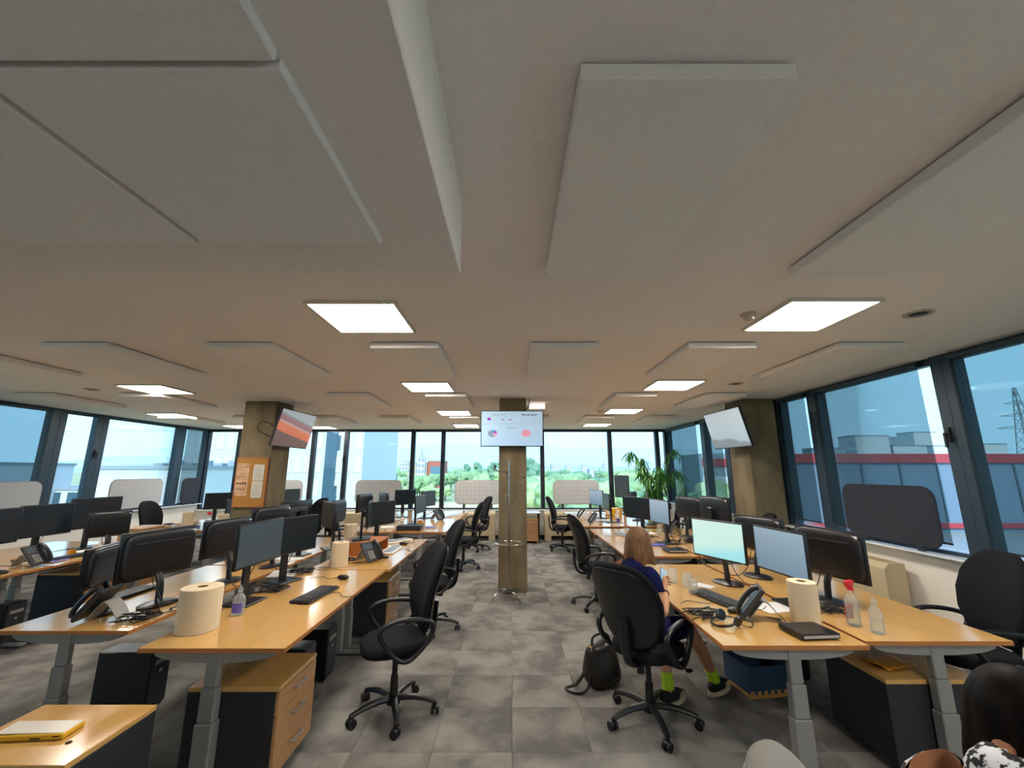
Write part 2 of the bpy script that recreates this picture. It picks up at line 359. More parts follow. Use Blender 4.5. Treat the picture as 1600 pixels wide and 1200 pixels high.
for i, (x0, y0, wh) in enumerate([(-1.06, .66, 'right far'), (-1.69, .66, 'left far'), (-1.06, .0, 'right near'), (-1.69, .0, 'left near')]):
    r = empty('box_panel', (x0, y0, 2.5), 0, 'flat felt panel under the dropped ceiling box, %s one of the four' % wh, 'ceiling panel', 'felt panels under the dropped box')
    B = bmn(); box(B, .003, .612, .004, .642 if i < 2 else .650, -.028, 0, bev=.004); obj('felt_slab', B, 'panel', r)
    B = bmn(); box(B, .2, .4, .2, .4, -.002, .0); obj('adhesive_plate', B, 'handle', r)
def ceiling_lamp():
    r = empty('ceiling_lamp'); B = bmn()
    for a in ((-.31, -.29, -.31, .31), (.29, .31, -.31, .31), (-.29, .29, -.31, -.29), (-.29, .29, .29, .31)): box(B, *a, -.022, 0)
    obj('frame', B, 'lamp_frame', r); B = bmn(); box(B, -.29, .29, -.29, .29, -.014, -.008); obj('diffuser', B, 'lamp', r); return r
for x, y, wh in [(-1.09, 2.92, 'nearest lit one left of the centre'), (2.15, 2.88, 'nearest lit one on the right'), (-1.12, 5.5, 'second row, left of the middle screen'), (2.12, 5.38, 'second row, right of the middle screen'), (-4.93, 5.67, 'second row, far left before the left pillar'), (2.1, 7.8, 'third row on the right'), (-1.12, 8.04, 'third row, left of the middle screen'), (-1.14, 10.4, 'farthest one left of the middle screen'), (2.08, 10.2, 'farthest one on the right'), (-6.9, 8.42, 'third row near the left windows'), (-6.9, 10.6, 'farthest row near the left windows'), (-4.95, 10.8, 'farthest row behind the left television'),
        (2.15, .3, 'unseen above the viewer, added for its light'), (-4.93, 3.0, 'left out of view'), (2.15, -2.2, 'unseen at the back of the room, added for its light'), (-1.1, -2.2, 'unseen at the back of the room, added for its light')]:  # lamps over and behind the viewer are unseen, added for their light
    if y < 1: 
        if x < 0: continue
    place(ceiling_lamp, (x, y, CZ), 0, 'square lit ceiling lamp, ' + wh, 'ceiling lamp', 'square lit ceiling lamps')
def smoke_detector():
    r = empty('smoke_detector'); B = bmn(); lathe(B, [(.055, 0), (.055, -.012), (.04, -.02)], 20); sm('base', B, 'sensor', r)
    B = bmn(); lathe(B, [(.035, -.02), (.035, -.035), (.028, -.045), (.01, -.048)], 20); sm('head', B, 'sensor', r); return r
place(smoke_detector, (1.72, 2.86, CZ), 0, 'small round smoke detector left of the nearest right lamp', 'smoke detector')
place(smoke_detector, (1.66, 7.8, CZ), 0, 'small round smoke detector left of the third row right lamp', 'smoke detector')
def ceiling_speaker():
    r = empty('ceiling_vent'); B = bmn(); lathe(B, [(.09, 0), (.09, -.006), (.075, -.012), (.06, -.004), (.06, 0)], 24); sm('ring', B, 'sensor', r)
    B = bmn(); lathe(B, [(.045, 0), (.045, -.01), (.02, -.014)], 20); sm('disc', B, 'plastic2', r); return r
for x, y, wh in [(2.95, 2.85, 'near the right windows'), (2.92, 5.31, 'above the right television'), (-5.87, 5.7, 'left of the second row lamp')]:
    place(ceiling_speaker, (x, y, CZ), 0, 'round ceiling vent ' + wh, 'vent')

# ---------------------------------------------------------------- furniture builders (each looks along its local +X)
def desk(length, z=0.74, width=0.82):
    """long side along Y, centred; grey T legs at both ends"""
    r = empty('desk'); h = length/2; w2 = width/2
    B = bmn(); box(B, -w2, w2, -h, h, z-.025, z, bev=.002); obj('desktop', B, 'wood', r)
    B = bmn()
    for s in (-1, 1): box(B, s*w2-.0015, s*w2+.0015, -h, h, z-.024, z-.001)
    for s in (-1, 1): box(B, -w2, w2, s*h-.0015, s*h+.0015, z-.024, z-.001)
    obj('edge_band', B, 'wood_edge', r)
    for s in (-1, 1):
        # curved bracket under the end
        pts = [(-w2+.06, 0), (w2-.06, 0)] + [((w2-.06)*cos(a), -.062*sin(a)**.7) for a in [pi*k/10 for k in range(1, 10)]]
        B = bmn(); prism(B, pts, .035, T(0, s*(h-.05)+.0175, z-.026, rx=90)); obj('end_bracket', B, 'leg', r)
        yy = s*(h-.045)
        L = bmn(); box(L, -.05, .05, yy-.035, yy+.035, .03, .36, bev=.006); g = obj('leg', L, 'leg', r)
        L = bmn(); box(L, -.043, .043, yy-.028, yy+.028, .36, .53, bev=.005); obj('leg_stage', L, 'leg', g)
        L = bmn(); box(L, -.036, .036, yy-.021, yy+.021, .53, z-.026, bev=.005); obj('leg_stage', L, 'leg', g)
        L = bmn(); box(L, -.36, .36, yy-.035, yy+.035, .008, .035, bev=.008); box(L, -.34, -.28, yy-.02, yy+.02, 0, .01); box(L, .28, .34, yy-.02, yy+.02, 0, .01); obj('foot', L, 'leg', r)
    B = bmn(); box(B, -.03, .03, -h+.16, h-.16, z-.075, z-.035, bev=.004); obj('crossbeam', B, 'leg', r)
    B = bmn(); box(B, -.16, -.06, -h+.3, h-.3, z-.14, z-.12, bev=.004); box(B, -.16, -.155, -h+.3, h-.3, z-.14, z-.08); obj('cable_tray', B, 'plastic2', r)
    return r
def put_desk(x0, x1, y0, y1, label, z=0.74):
    return place(desk, ((x0+x1)/2, (y0+y1)/2, 0), 0, label, 'desk', 'height adjustable beech desks', length=round(y1-y0, 2), z=z, width=round(x1-x0, 2))
def pedestal(w_=.43, d_=.58, h_=.57):
    """drawer fronts look along +X"""
    r = empty('drawer_pedestal'); B = bmn(); box(B, -d_/2, d_/2-.02, -w_/2, w_/2, .05, h_-.025, bev=.002); obj('body', B, 'dark_board', r)
    B = bmn(); box(B, -d_/2, d_/2, -w_/2, w_/2, h_-.025, h_, bev=.003); obj('top_board', B, 'wood', r)
    zz = .055; tot = h_-.025-.06
    for k, f in enumerate((.36, .36, .28)):
        hh = tot*f; B = bmn(); box(B, d_/2-.02, d_/2, -w_/2+.003, w_/2-.003, zz+.002, zz+hh-.002, bev=.002); dr = obj('drawer', B, 'wood_front', r)
        B = bmn(); zc = zz+hh*.62; box(B, d_/2+.018, d_/2+.026, -.065, .065, zc-.007, zc+.007, bev=.002)
        for s in (-1, 1): box(B, d_/2, d_/2+.02, s*.055-.005, s*.055+.005, zc-.005, zc+.005)
        obj('handle', B, 'handle', dr); zz += hh
    B = bmn(); cyl(B, (d_/2, w_/2-.05, h_-.06), (d_/2+.006, w_/2-.05, h_-.06), .008, n=10); obj('lock', B, 'handle', r)
    for sx_ in (-1, 1):
        for sy_ in (-1, 1):
            B = bmn(); x, y = sx_*(d_/2-.06), sy_*(w_/2-.06); cyl(B, (x, y-.012, .024), (x, y+.012, .024), .024, n=14); cyl(B, (x, y, .03), (x, y, .055), .012, n=8); sm('caster', B, 'plastic', r)
    return r
def office_chair(spin=0.0, arms=True, fab='fabric', tall=1.0, lean=-11):
    r = empty('office_chair')
    B = bmn(); cushion(B, .235, .235, .048, T(.02, 0, .475), pw=.72, pe=.5, nu=28, nv=10, fn=lambda p: Vector((p.x, p.y, p.z + .02*(p.x*4)**2*(-1 if p.x > 0 else .3)))); sm('seat', B, fab, r, 60)
    B = bmn(); cushion(B, .2, .2, .018, T(.02, 0, .435), pw=.75, pe=.5, nu=24, nv=6); sm('seat_shell', B, 'plastic', r, 60)
    def bend(p):
        t = (p.z + .3) / .6
        wdt = 0.86 + .22*math.sin(pi*min(max(t*.95, 0), 1)) - .12*max(t-.75, 0)*4*.5
        return Vector((p.x - .10*(p.y/.22)**2*-1*.45 + .035*math.sin(t*pi*1.2) , p.y*wdt, p.z))
    mb = T(-.255 + (lean+11)*.004, 0, .835 + (lean+11)*.003, ry=lean)
    B = bmn(); cushion(B, .042, .24, .32*tall, mb, pw=.8, pe=.55, nu=26, nv=16, fn=bend)
    # oval outline: cushion profile squashed to a front view
    sm('backrest', B, fab, r, 60)
    B = bmn(); cushion(B, .014, .225, .295*tall, mb @ T(-.034, 0, 0), pw=.8, pe=.55, nu=24, nv=12, fn=bend); sm('back_shell', B, 'plastic', r, 60)
    B = bmn(); tube(B, smooth_pts([(-.0, 0, .415), (-.17, 0, .405), (-.255, 0, .45), (-.285, 0, .56), (-.297, 0, .72)], 4), [.035]*17, n=8, flat=.45, up=(0, 0, 1)); sm('back_bracket', B, 'plastic', r)
    B = bmn(); box(B, -.13, .11, -.07, .07, .385, .425, bev=.015, seg=2); sm('tilt_mechanism', B, 'plastic', r)
    B = bmn(); tube(B, [(.03, -.06, .4), (.05, -.18, .395), (.06, -.26, .385)], [.006, .006, .006], n=6); cushion(B, .028, .02, .008, T(.06, -.275, .383)); sm('lever', B, 'plastic', r)
    B = bmn(); cyl(B, (-.10, -.0, .385), (-.10, 0, .335), .02, .028, n=12); sm('tension_knob', B, 'plastic', r)
    if arms:
        for s in (-1, 1):
            pts = smooth_pts([(-.16, 0, .665), (-.02, 0, .688), (.10, 0, .680), (.165, 0, .64), (.15, 0, .57), (.06, 0, .46), (-.02, 0, .425), (-.09, 0, .46), (-.17, 0, .54), (-.205, 0, .62)], 3, True)
            pts = [Vector((p.x, s*(.262 - .0*(p.z-.4)), p.z)) for p in pts]
            B = bmn(); tube(B, pts, .0165, n=8, closed=True, flat=1.35, up=(0, 1, 0)); box(B, -.06, .04, min(s*.16, s*.265), max(s*.16, s*.265), .418, .436, bev=.004); sm('armrest', B, 'plastic', r, 60)
    B = bmn(); cyl(B, (0, 0, .09), (0, 0, .25), .031, .027, n=18); cyl(B, (0, 0, .25), (0, 0, .40), .020, .020, n=16); sm('gas_column', B, 'plastic', r)
    B = bmn(); lathe(B, [(.03, .06), (.05, .07), (.05, .115), (.035, .125)], 18); sm('hub', B, 'plastic', r)
    for k in range(5):
        a = radians(72*k + spin); mz = Matrix.Rotation(a, 4, 'Z')
        B = bmn(); tube(B, [mz @ Vector(p) for p in smooth_pts([(.03, 0, .105), (.14, 0, .108), (.24, 0, .092), (.305, 0, .072)], 3)], [.028, .027, .026, .025, .024, .022, .021, .02, .019, .018][:10], n=8, flat=.8, up=(0, 0, 1))
        lg = sm('base_leg', B, 'plastic', r)
        B = bmn(); mk = mz @ T(.305, 0, 0) @ Matrix.Rotation(radians(35*k + 20), 4, 'Z')
        for s in (-1, 1): cyl(B, mk @ Vector((-.01, s*.008, .028)), mk @ Vector((-.01, s*.027, .028)), .028, n=16)
        box(B, -.035, .012, -.028, .028, .03, .058, bev=.01, mx=mk); cyl(B, mk @ Vector((0, 0, .05)), mk @ Vector((0, 0, .078)), .01, n=8); sm('caster', B, 'plastic', lg)
    return r
def chair(x, y, rz, label, group='black office chairs at the desks', **k): return place(office_chair, (x, y, 0), rz, label, 'office chair', group, **k)
def monitor(kind='flat', scr='screen_off', w_=.53, h_=.315, lift=.40, base='rect', low=False):
    """screen faces +X; origin under the stand"""
    r = empty('monitor'); zc = lift; X = .075
    B = bmn(); box(B, X-.012, X+.012, -w_/2, w_/2, zc-h_/2, zc+h_/2, bev=.004, seg=2); hs = sm('housing', B, 'plastic', r, 30)
    if kind == 'flat':
        B = bmn(); box(B, X-.03, X-.01, -w_*.32, w_*.32, zc-h_*.30, zc+h_*.26, bev=.008, seg=2); sm('rear_cover', B, 'plastic2', r, 30)
    else:
        B = bmn(); cushion(B, .034, w_*.485, h_*.47, T(X-.012, 0, zc), pw=.3, pe=.35, nu=28, nv=10); sm('rear_cover', B, 'plastic', r, 50)
        B = bmn(); box(B, X-.052, X-.040, -w_*.36, w_*.36, zc+h_*.24, zc+h_*.275); obj('vent_slot', B, 'dark_board', r)
        B = bmn(); box(B, X-.0375, X-.030, -w_*.46, -w_*.33, zc+h_*.37, zc+h_*.42); obj('rating_label', B, 'paper', r)
    B = bmn(); box(B, X+.0115, X+.0135, -w_/2+.012, w_/2-.012, zc-h_/2+(.022 if kind != 'flat' else .014), zc+h_/2-.012); obj('screen', B, scr, r)
    B = bmn(); box(B, X+.0122, X+.0142, w_/2-.05, w_/2-.03, zc-h_/2+.004, zc-h_/2+.009); obj('power_button', B, 'grey_plastic', r)
    if base == 'rect':
        B = bmn(); box(B, -.10, .11, -.12, .12, 0, .012, bev=.004); obj('stand_base', B, 'plastic', r)
        B = bmn(); box(B, -.02, .006, -.035, .035, .01, zc+.05, bev=.005); box(B, 0, X-.02, -.03, .03, zc-.035, zc+.03, bev=.004); obj('stand_neck', B, 'plastic', r)
    else:
        B = bmn(); lathe(B, [(.12, 0), (.122, .008), (.10, .018), (.03, .026)], 28, mx=T(0, 0, 0, s=(.8, 1.15, 1))); sm('stand_base', B, 'plastic', r)
        B = bmn(); tube(B, smooth_pts([(0, 0, .015), (.01, 0, zc*.4), (.045, 0, zc-h_/2+.03), (.06, 0, zc-.05)], 3), [.03]*10, n=8, flat=.5, up=(1, 0, 0)); sm('stand_neck', B, 'plastic', r)
    B = bmn(); tube(B, smooth_pts([(X-.03, .05, zc-.08), (X-.07, .06, zc-.2), (-.06, .05, .08), (-.12, .09, .006), (-.2, .14, .004)], 3), .0035, n=5); sm('cable', B, 'cable', r)
    return r
def mon(x, y, rz, label, z=.742, tilt=0, group='computer monitors on the desks', **k): return place(monitor, (x, y, z), rz, label, 'monitor', group, tilt=tilt, **k)
def keyboard(c='plastic', kc='plastic2'):
    r = empty('keyboard'); B = bmn(); box(B, -.08, .08, -.225, .225, 0, .016, bev=.005, mx=T(0, 0, .002, ry=2)); obj('case', B, c, r)
    B = bmn(); keys = bmn()
    for row in range(6):
        x = .055 - row*.0195 - (0.006 if row else 0)
        y = .21
        while y > -.215:
            wk = .0165
            if row == 5 and -.02 < y < .12: wk = .11
            box(keys, x-.008, x+.008, max(y-wk, -.216), y, .017, .023, bev=.0015); y -= wk + .0025
            if abs(y-(-.075)) < .01 or abs(y-(-.145)) < .01: y -= .008
    k = obj('keys', keys, kc, r); k['kind'] = 'stuff'
    B.free(); B = bmn(); tube(B, smooth_pts([(.08, .05, .008), (.16, .08, .004), (.24, -.02, .004), (.34, .02, .004)], 4), .0025, n=5); sm('cable', B, 'cable', r); return r
def mouse():
    r = empty('mouse'); B = bmn(); cushion(B, .055, .031, .019, T(0, 0, .015), pw=.8, pe=.8, nu=20, nv=10); sm('shell', B, 'plastic', r, 60)
    B = bmn(); cyl(B, (.03, -.004, .029), (.03, .004, .029), .008, n=10); sm('wheel', B, 'plastic2', r)
    B = bmn(); tube(B, smooth_pts([(.05, 0, .01), (.12, .03, .004), (.22, -.03, .003), (.32, .02, .003)], 4), .002, n=5); sm('cable', B, 'cable', r); return r
def desk_phone():
    """sloping desk phone on a grey angled foot, display towards +X"""
    r = empty('desk_phone')
    mx_ = T(0, 0, 0) @ Matrix.Rotation(radians(-56), 4, 'Y')
    mb = T(.10, 0, .008, ry=52)   # plate rising away from the user
    def P(x0, x1, y0, y1, z0, z1, bev=.003):
        q = bmn(); box(q, x0, x1, y0, y1, z0, z1, bev=bev, mx=mb); return q
    obj('body', P(-.23, 0, -.10, .10, 0, .024, .006), 'plastic2', r)
    obj('handset_cradle', P(-.22, -.01, .045, .098, .022, .030), 'plastic', r)
    q = bmn(); tube(q, [mb @ Vector(p) for p in smooth_pts([(-.222, .072, .04), (-.19, .072, .062), (-.115, .072, .070), (-.04, .072, .062), (-.008, .072, .04)], 3)], .016, n=8, flat=1.2, up=(0, 1, 0)); sm('handset', q, 'plastic', r)
    obj('display', P(-.20, -.14, -.088, .03, .0235, .026), 'screen_grey', r)
    q = bmn()
    for i in range(4):
        for j in range(3): box(q, -.115+.024*i, -.098+.024*i, -.06+.027*j, -.04+.027*j, .024, .028, bev=.001, mx=mb)
    k = obj('keypad', q, 'grey_plastic', r); k['kind'] = 'stuff'
    q = bmn(); pts = [Vector(p) for p in smooth_pts([(.06, 0, .006), (-.005, 0, .09), (-.03, 0, .115), (-.06, 0, .10), (-.10, 0, .05), (-.13, 0, .003)], 3)]
    rings(q, [[p + Vector((0, yy, zz)) for yy, zz in ((-.06, 0), (.06, 0), (.06, .008), (-.06, .008))] for p in pts]); sm('foot', q, 'grey_plastic', r)
    return r
def headset():
    r = empty('headset'); B = bmn()
    tube(B, smooth_pts([(0, -.07, .03), (.05, -.075, .02), (.11, -.03, .012), (.12, .03, .012), (.07, .075, .02), (.01, .075, .03)], 4), .006, n=6, flat=1.5, up=(0, 0, 1)); sm('headband', B, 'plastic', r)
    for s in (-1, 1):
        B = bmn(); lathe(B, [(.02, -.012), (.033, -.008), (.035, .008), (.022, .014)], 18, mx=T(-.01, s*.07, .036, rx=s*70, ry=15)); sm('ear_cushion', B, 'plastic', r)
    B = bmn(); tube(B, smooth_pts([(-.01, -.075, .03), (-.07, -.07, .02), (-.11, -.03, .012)], 4), .003, n=6); cushion(B, .014, .008, .008, T(-.115, -.028, .012)); sm('microphone', B, 'plastic', r)
    B = bmn(); tube(B, smooth_pts([(-.01, .08, .02), (-.08, .10, .004), (-.16, .03, .004), (-.12, -.08, .004), (.02, -.12, .004), (.10, -.16, .004), (.2, -.12, .004)], 5), .0028, n=5); sm('cable', B, 'cable', r); return r
def cable_pile():
    r = empty('cable_bundle'); R = random.Random(5); B = bmn()
    for k in range(5):
        c = [(R.uniform(-.11, .11), R.uniform(-.1, .1), .004+R.random()*.03) for _ in range(7)]; tube(B, smooth_pts(c, 5), .0035, n=5)
    sm('loops', B, 'cable', r); B = bmn(); box(B, .0, .07, -.02, .02, 0, .02, bev=.004); obj('plug_block', B, 'plastic', r); return r
def paper_roll(rad=.115, h_=.25):
    r = empty('paper_roll'); B = bmn(); prof = [(.03, 0), (rad, 0), (rad+.001, h_*.5), (rad, h_-.003), (rad-.004, h_), (.03, h_)]
    n = 32; rr = [[Vector((q*cos(2*pi*i/n), q*sin(2*pi*i/n), z)) for i in range(n)] for q, z in prof]
    V = [[B.verts.new(p) for p in rg] for rg in rr]
    for a_, b_ in zip(V, V[1:]):
        for i in range(n): B.faces.new((a_[i], a_[(i+1) % n], b_[(i+1) % n], b_[i]))
    sm('paper', B, 'paper_roll', r, 35)
    B = bmn(); V = [[B.verts.new((q*cos(2*pi*i/n), q*sin(2*pi*i/n), z)) for i in range(n)] for q, z in ((.03, 0), (.03, h_-.002), (.026, h_-.002), (.026, .001))]
    for a_, b_ in zip(V, V[1:]):
        for i in range(n): B.faces.new((a_[i], a_[(i+1) % n], b_[(i+1) % n], b_[i]))
    sm('core', B, 'core', r)
    B = bmn(); box(B, rad-.001, rad+.001, -.002, .002, .005, h_-.005); obj('loose_edge', B, 'paper', r); return r
def bottle(h_=.2, rad=.037, top='red', lab='red', spray=True, fill=True):
    r = empty('spray_bottle' if spray else 'bottle'); B = bmn()
    lathe(B, [(rad*.92, 0), (rad*1.05, .006), (rad*1.05, h_*.48), (rad*.98, h_*.57), (rad*.72, h_*.65), (rad*.42, h_*.70), (rad*.38, h_*.8)], 22); sm('bottle_body', B, 'clear', r)
    if fill: B = bmn(); lathe(B, [(rad*.85, .004), (rad*.92, .01), (rad*.92, h_*.38)], 20); sm('liquid', B, 'liquid', r)
    B = bmn(); n = 10; V = [[B.verts.new((rad*1.07*cos(a), rad*1.07*sin(a), z)) for a in [radians(-150 + 120*i/n) for i in range(n+1)]] for z in (h_*.1, h_*.43)]
    for i in range(n): B.faces.new((V[0][i], V[0][i+1], V[1][i+1], V[1][i]))
    if lab: sm('label', B, lab, r)
    else: B.free()
    if spray:
        B = bmn(); cyl(B, (0, 0, h_*.78), (0, 0, h_*.86), rad*.42, n=14); box(B, -.03, .035, -.011, .011, h_*.86, h_*1.0, bev=.005); box(B, -.045, -.028, -.006, .006, h_*.90, h_*.97, bev=.002)
        sm('spray_head', B, top, r); B = bmn(); tube(B, [(-.02, 0, h_*.87), (-.034, 0, h_*.80), (-.03, 0, h_*.70)], .004, n=6); sm('trigger', B, top, r)
    else: B = bmn(); cyl(B, (0, 0, h_*.78), (0, 0, h_*.9), rad*.42, n=14); cyl(B, (0, 0, h_*.9), (0, 0, h_), rad*.16, n=8); sm('cap', B, top, r)
    return r
def mug(m='clear', h_=.10, rad=.042, handle=True):
    r = empty('mug'); n = 24; B = bmn(); prof = [(rad*.8, 0), (rad, .01), (rad, h_), (rad-.003, h_), (rad-.004, .012), (.002, .008)]
    V = [[B.verts.new((q*cos(2*pi*i/n), q*sin(2*pi*i/n), z)) for i in range(n)] for q, z in prof]
    for a_, b_ in zip(V, V[1:]):
        for i in range(n): B.faces.new((a_[i], a_[(i+1) % n], b_[(i+1) % n], b_[i]))
    B.faces.new(list(reversed(V[0]))); sm('cup', B, m, r, 50)
    if handle: B = bmn(); tube(B, smooth_pts([(rad*.98, 0, h_*.85), (rad+.03, 0, h_*.75), (rad+.03, 0, h_*.35), (rad*.98, 0, h_*.2)], 3), .005, n=6); sm('handle', B, m, r)
    return r
def docking_box(wx=.2, wy=.24, h_=.035, m='plastic'):
    r = empty('mini_computer'); B = bmn(); box(B, -wx/2, wx/2, -wy/2, wy/2, .006, h_, bev=.004); obj('case', B, m, r)
    B = bmn(); box(B, -wx/2-.001, -wx/2+.003, -wy/2+.01, wy/2-.01, .012, h_-.008); obj('front_strip', B, 'handle', r)
    B = bmn(); [box(B, a-.01, a+.01, c-.01, c+.01, 0, .007) for a in (-wx*.38, wx*.38) for c in (-wy*.38, wy*.38)]; obj('rubber_feet', B, 'dark_board', r)
    B = bmn(); tube(B, smooth_pts([(wx/2, .05, .02), (wx/2+.06, .06, .06), (wx/2+.12, .0, .01), (wx/2+.2, .05, .004)], 4), .003, n=5); sm('cable', B, 'cable', r); return r
def paper_stack(w_=.21, l_=.297, n=4, m='paper'):
    r = empty('paper_sheets'); R = random.Random(n)
    for k in range(n):
        B = bmn(); box(B, -w_/2, w_/2, -l_/2, l_/2, 0, .0012, mx=T(R.uniform(-.012, .012), R.uniform(-.012, .012), .0015*k, rz=R.uniform(-7, 7))); obj('sheet', B, m, r)
    return r
def notebook_book(m='blue', w_=.15, l_=.21, h_=.012):
    r = empty('notebook'); B = bmn(); box(B, -w_/2, w_/2, -l_/2, l_/2, .0, .002); box(B, -w_/2, w_/2, -l_/2, l_/2, h_-.002, h_); box(B, -w_/2, -w_/2+.003, -l_/2, l_/2, 0, h_); obj('cover', B, m, r)
    B = bmn(); box(B, -w_/2+.003, w_/2-.004, -l_/2+.003, l_/2-.003, .002, h_-.002); obj('pages', B, 'paper', r); return r
def laptop():
    r = empty('laptop'); B = bmn(); box(B, -.11, .11, -.16, .16, 0, .016, bev=.003); obj('base', B, 'plastic', r)
    B = bmn(); box(B, -.112, -.10, -.16, .16, 0, .22, bev=.003, mx=T(-.0, 0, .016, ry=-12)); obj('lid', B, 'plastic', r); return r
def desk_screen(w_, h_, m='quilt', rad=.14, cell=.1, clamp=.05):
    """padded divider panel, rounded corners, faces +X"""
    r = empty('divider_screen'); B = bmn(); prism(B, rrect(w_, h_, rad, 7), .03, T(-.015, 0, h_/2, rz=90) @ T(rx=90)); obj('core', B, m, r)
    o = rrect(w_-.012, h_-.012, rad, 7)
    def inside(y, z):
        ax, az = abs(y)-(w_/2-rad), abs(z)-(h_/2-rad)
        return (ax <= 0 or az <= 0 or math.hypot(ax, az) < rad) and abs(y) < w_/2 and abs(z) < h_/2
    B = bmn(); ny, nz = int(round(w_/cell)), int(round(h_/cell))
    for i in range(ny):
        for j in range(nz):
            y, z = -w_/2 + (i+.5)*w_/ny, -h_/2 + (j+.5)*h_/nz; cw, ch = w_/ny*.5-.003, h_/nz*.5-.003
            if not all(inside(y+a*cw, z+b_*ch) for a in (-1, 1) for b_ in (-1, 1)): continue
            for s in (-1, 1):
                f = s*.0155; q = [B.verts.new((f, y+a*cw, h_/2+z+b_*ch)) for a, b_ in ((-1, -1), (1, -1), (1, 1), (-1, 1))]
                t = [B.verts.new((f+s*.004, y+a*cw*.55, h_/2+z+b_*ch*.55)) for a, b_ in ((-1, -1), (1, -1), (1, 1), (-1, 1))]
                B.faces.new(t)
                for k in range(4): B.faces.new((q[k], q[(k+1) % 4], t[(k+1) % 4], t[k]))
    k = sm('quilting', B, m, r, 80); k['kind'] = 'stuff'
    n = [Vector((0, y, h_/2+z)) for y, z in rrect(w_, h_, rad, 7)]
    B = bmn(); tube(B, n, .012, n=6, closed=True, up=(1, 0, 0)); sm('piping', B, 'piping' if m != 'quilt_dark' else m, r)
    for s in (-1, 1): B = bmn(); box(B, -.02, .02, s*w_*.3-.03, s*w_*.3+.03, -clamp, .01, bev=.003); obj('clamp', B, 'plastic2', r)
    return r
def radiator_cover(l_=1.2, h_=.70, d_=.22):
    """long side along Y, front faces +X"""
    r = empty('convector'); B = bmn(); prof = [(-d_/2, .12), (d_/2, .12), (d_/2, h_-.05), (d_/2-.05, h_), (-d_/2, h_)]
    rings(B, [[Vector((x, s*l_/2, z)) for x, z in prof] for s in (-1, 1)]); obj('casing', B, 'cream', r)
    for s in (-1, 1): B = bmn(); box(B, -d_/2+.02, d_/2-.005, s*(l_/2-.08)-.08, s*(l_/2-.08)+.08, 0, .13, bev=.003); obj('foot', B, 'cream', r)
    B = bmn()
    for k in range(int(l_/.03)-4): box(B, -d_/2+.04, d_/2-.07, -l_/2+.07+.03*k, -l_/2+.082+.03*k, h_-.002, h_+.004)
    g = obj('grille', B, 'cream', r); g['kind'] = 'stuff'; return r

# ---------------------------------------------------------------- desks
put_desk(-2.09, -1.27, 2.58, 4.46, 'beech desk in the left foreground with two monitors and a paper roll')
put_desk(-3.20, -2.38, 2.84, 4.66, 'beech desk behind the left foreground desk, with monitor backs and a tangled cable pile')
put_desk(-2.05, -1.23, 4.48, 6.38, 'beech desk in the left middle with a reddish wooden monitor riser')
put_desk(-3.18, -2.36, 4.70, 6.58, 'beech desk left of the riser desk with a side-on monitor')
put_desk(-1.92, -1.08, 7.12, 8.98, 'beech desk farther back on the left with a black riser box')
put_desk(-2.78, -1.96, 7.12, 8.98, 'beech desk beside the black riser box desk, with a bottle')
put_desk(-1.92, -1.08, 9.02, 10.80, 'last beech desk on the left side before the far window')
put_desk(-2.78, -1.96, 9.02, 10.80, 'beech desk at the far window left of the last left-hand desk')
put_desk(-5.62, -4.80, 2.90, 4.62, 'beech desk at the left edge of the picture with a desk phone')
put_desk(-5.62, -4.80, 4.66, 6.20, 'beech desk on the far left with three monitor fronts and papers')
put_desk(-6.46, -5.66, 4.66, 6.20, 'beech desk by the left windows behind the far left monitors')
put_desk(-5.48, -4.66, 7.32, 9.12, 'beech desk beside the left pillar with the nearer small paper roll')
put_desk(-6.32, -5.52, 7.72, 9.12, 'beech desk near the left windows with the farther small paper roll')
put_desk(-5.48, -4.66, 9.16, 10.90, 'beech desk seen just right of the left pillar')
put_desk(-6.32, -5.52, 9.16, 10.90, 'beech desk in the far left corner')
put_desk(1.20, 2.03, 2.62, 4.72, 'beech desk in the right foreground where the woman sits')
put_desk(2.06, 2.92, 2.68, 4.72, 'beech desk at the right with clear bottles on its near end')
put_desk(1.33, 2.17, 5.15, 7.50, 'beech desk behind the seated woman with two monitors')
put_desk(2.20, 3.02, 5.15, 7.50, 'beech desk in the right middle with large monitor backs')
put_desk(1.24, 2.08, 7.84, 9.20, 'beech desk farther back on the right with two phones')
put_desk(2.11, 2.93, 7.84, 9.20, 'beech desk farther back on the right near the plant')
put_desk(1.24, 2.08, 9.24, 10.50, 'last beech desk on the right side before the far window')
put_desk(2.11, 2.93, 9.24, 10.50, 'beech desk at the far window left of the plant')
# drawer pedestals
G = 'drawer pedestals with dark sides'
def ped(x, y, rz, label, **k): return place(pedestal, (x, y, 0), rz, label, 'drawer cabinet', G, **k)
ped(-1.575, 2.89, 0, 'dark sided drawer cabinet with three beech drawers under the left foreground desk', d_=.52, w_=.46, h_=.51)
ped(-2.05, 2.14, 180, 'low dark cabinet with beech top in the bottom left corner, paper package on it', w_=.44, d_=.56)
ped(-1.60, 5.0, 0, 'drawer cabinet half hidden behind the near left chair')
ped(-5.10, 4.02, 0, 'drawer cabinet under the desk at the left picture edge')
ped(-5.12, 5.30, 0, 'drawer cabinet under the far left desk')
ped(2.50, 3.02, 0, 'dark cabinet with beech top under the right foreground desk', d_=.58, w_=.50, h_=.50)
ped(.42, 10.86, -90, 'small drawer cabinet behind the middle pillar with four beech fronts')
ped(2.6, 7.1, 0, 'drawer cabinet under the right middle desk')
r = empty('storage_cupboard', (-5.60, 6.62, 0), 0, 'pale beech cupboard behind the far left monitors', 'cupboard')
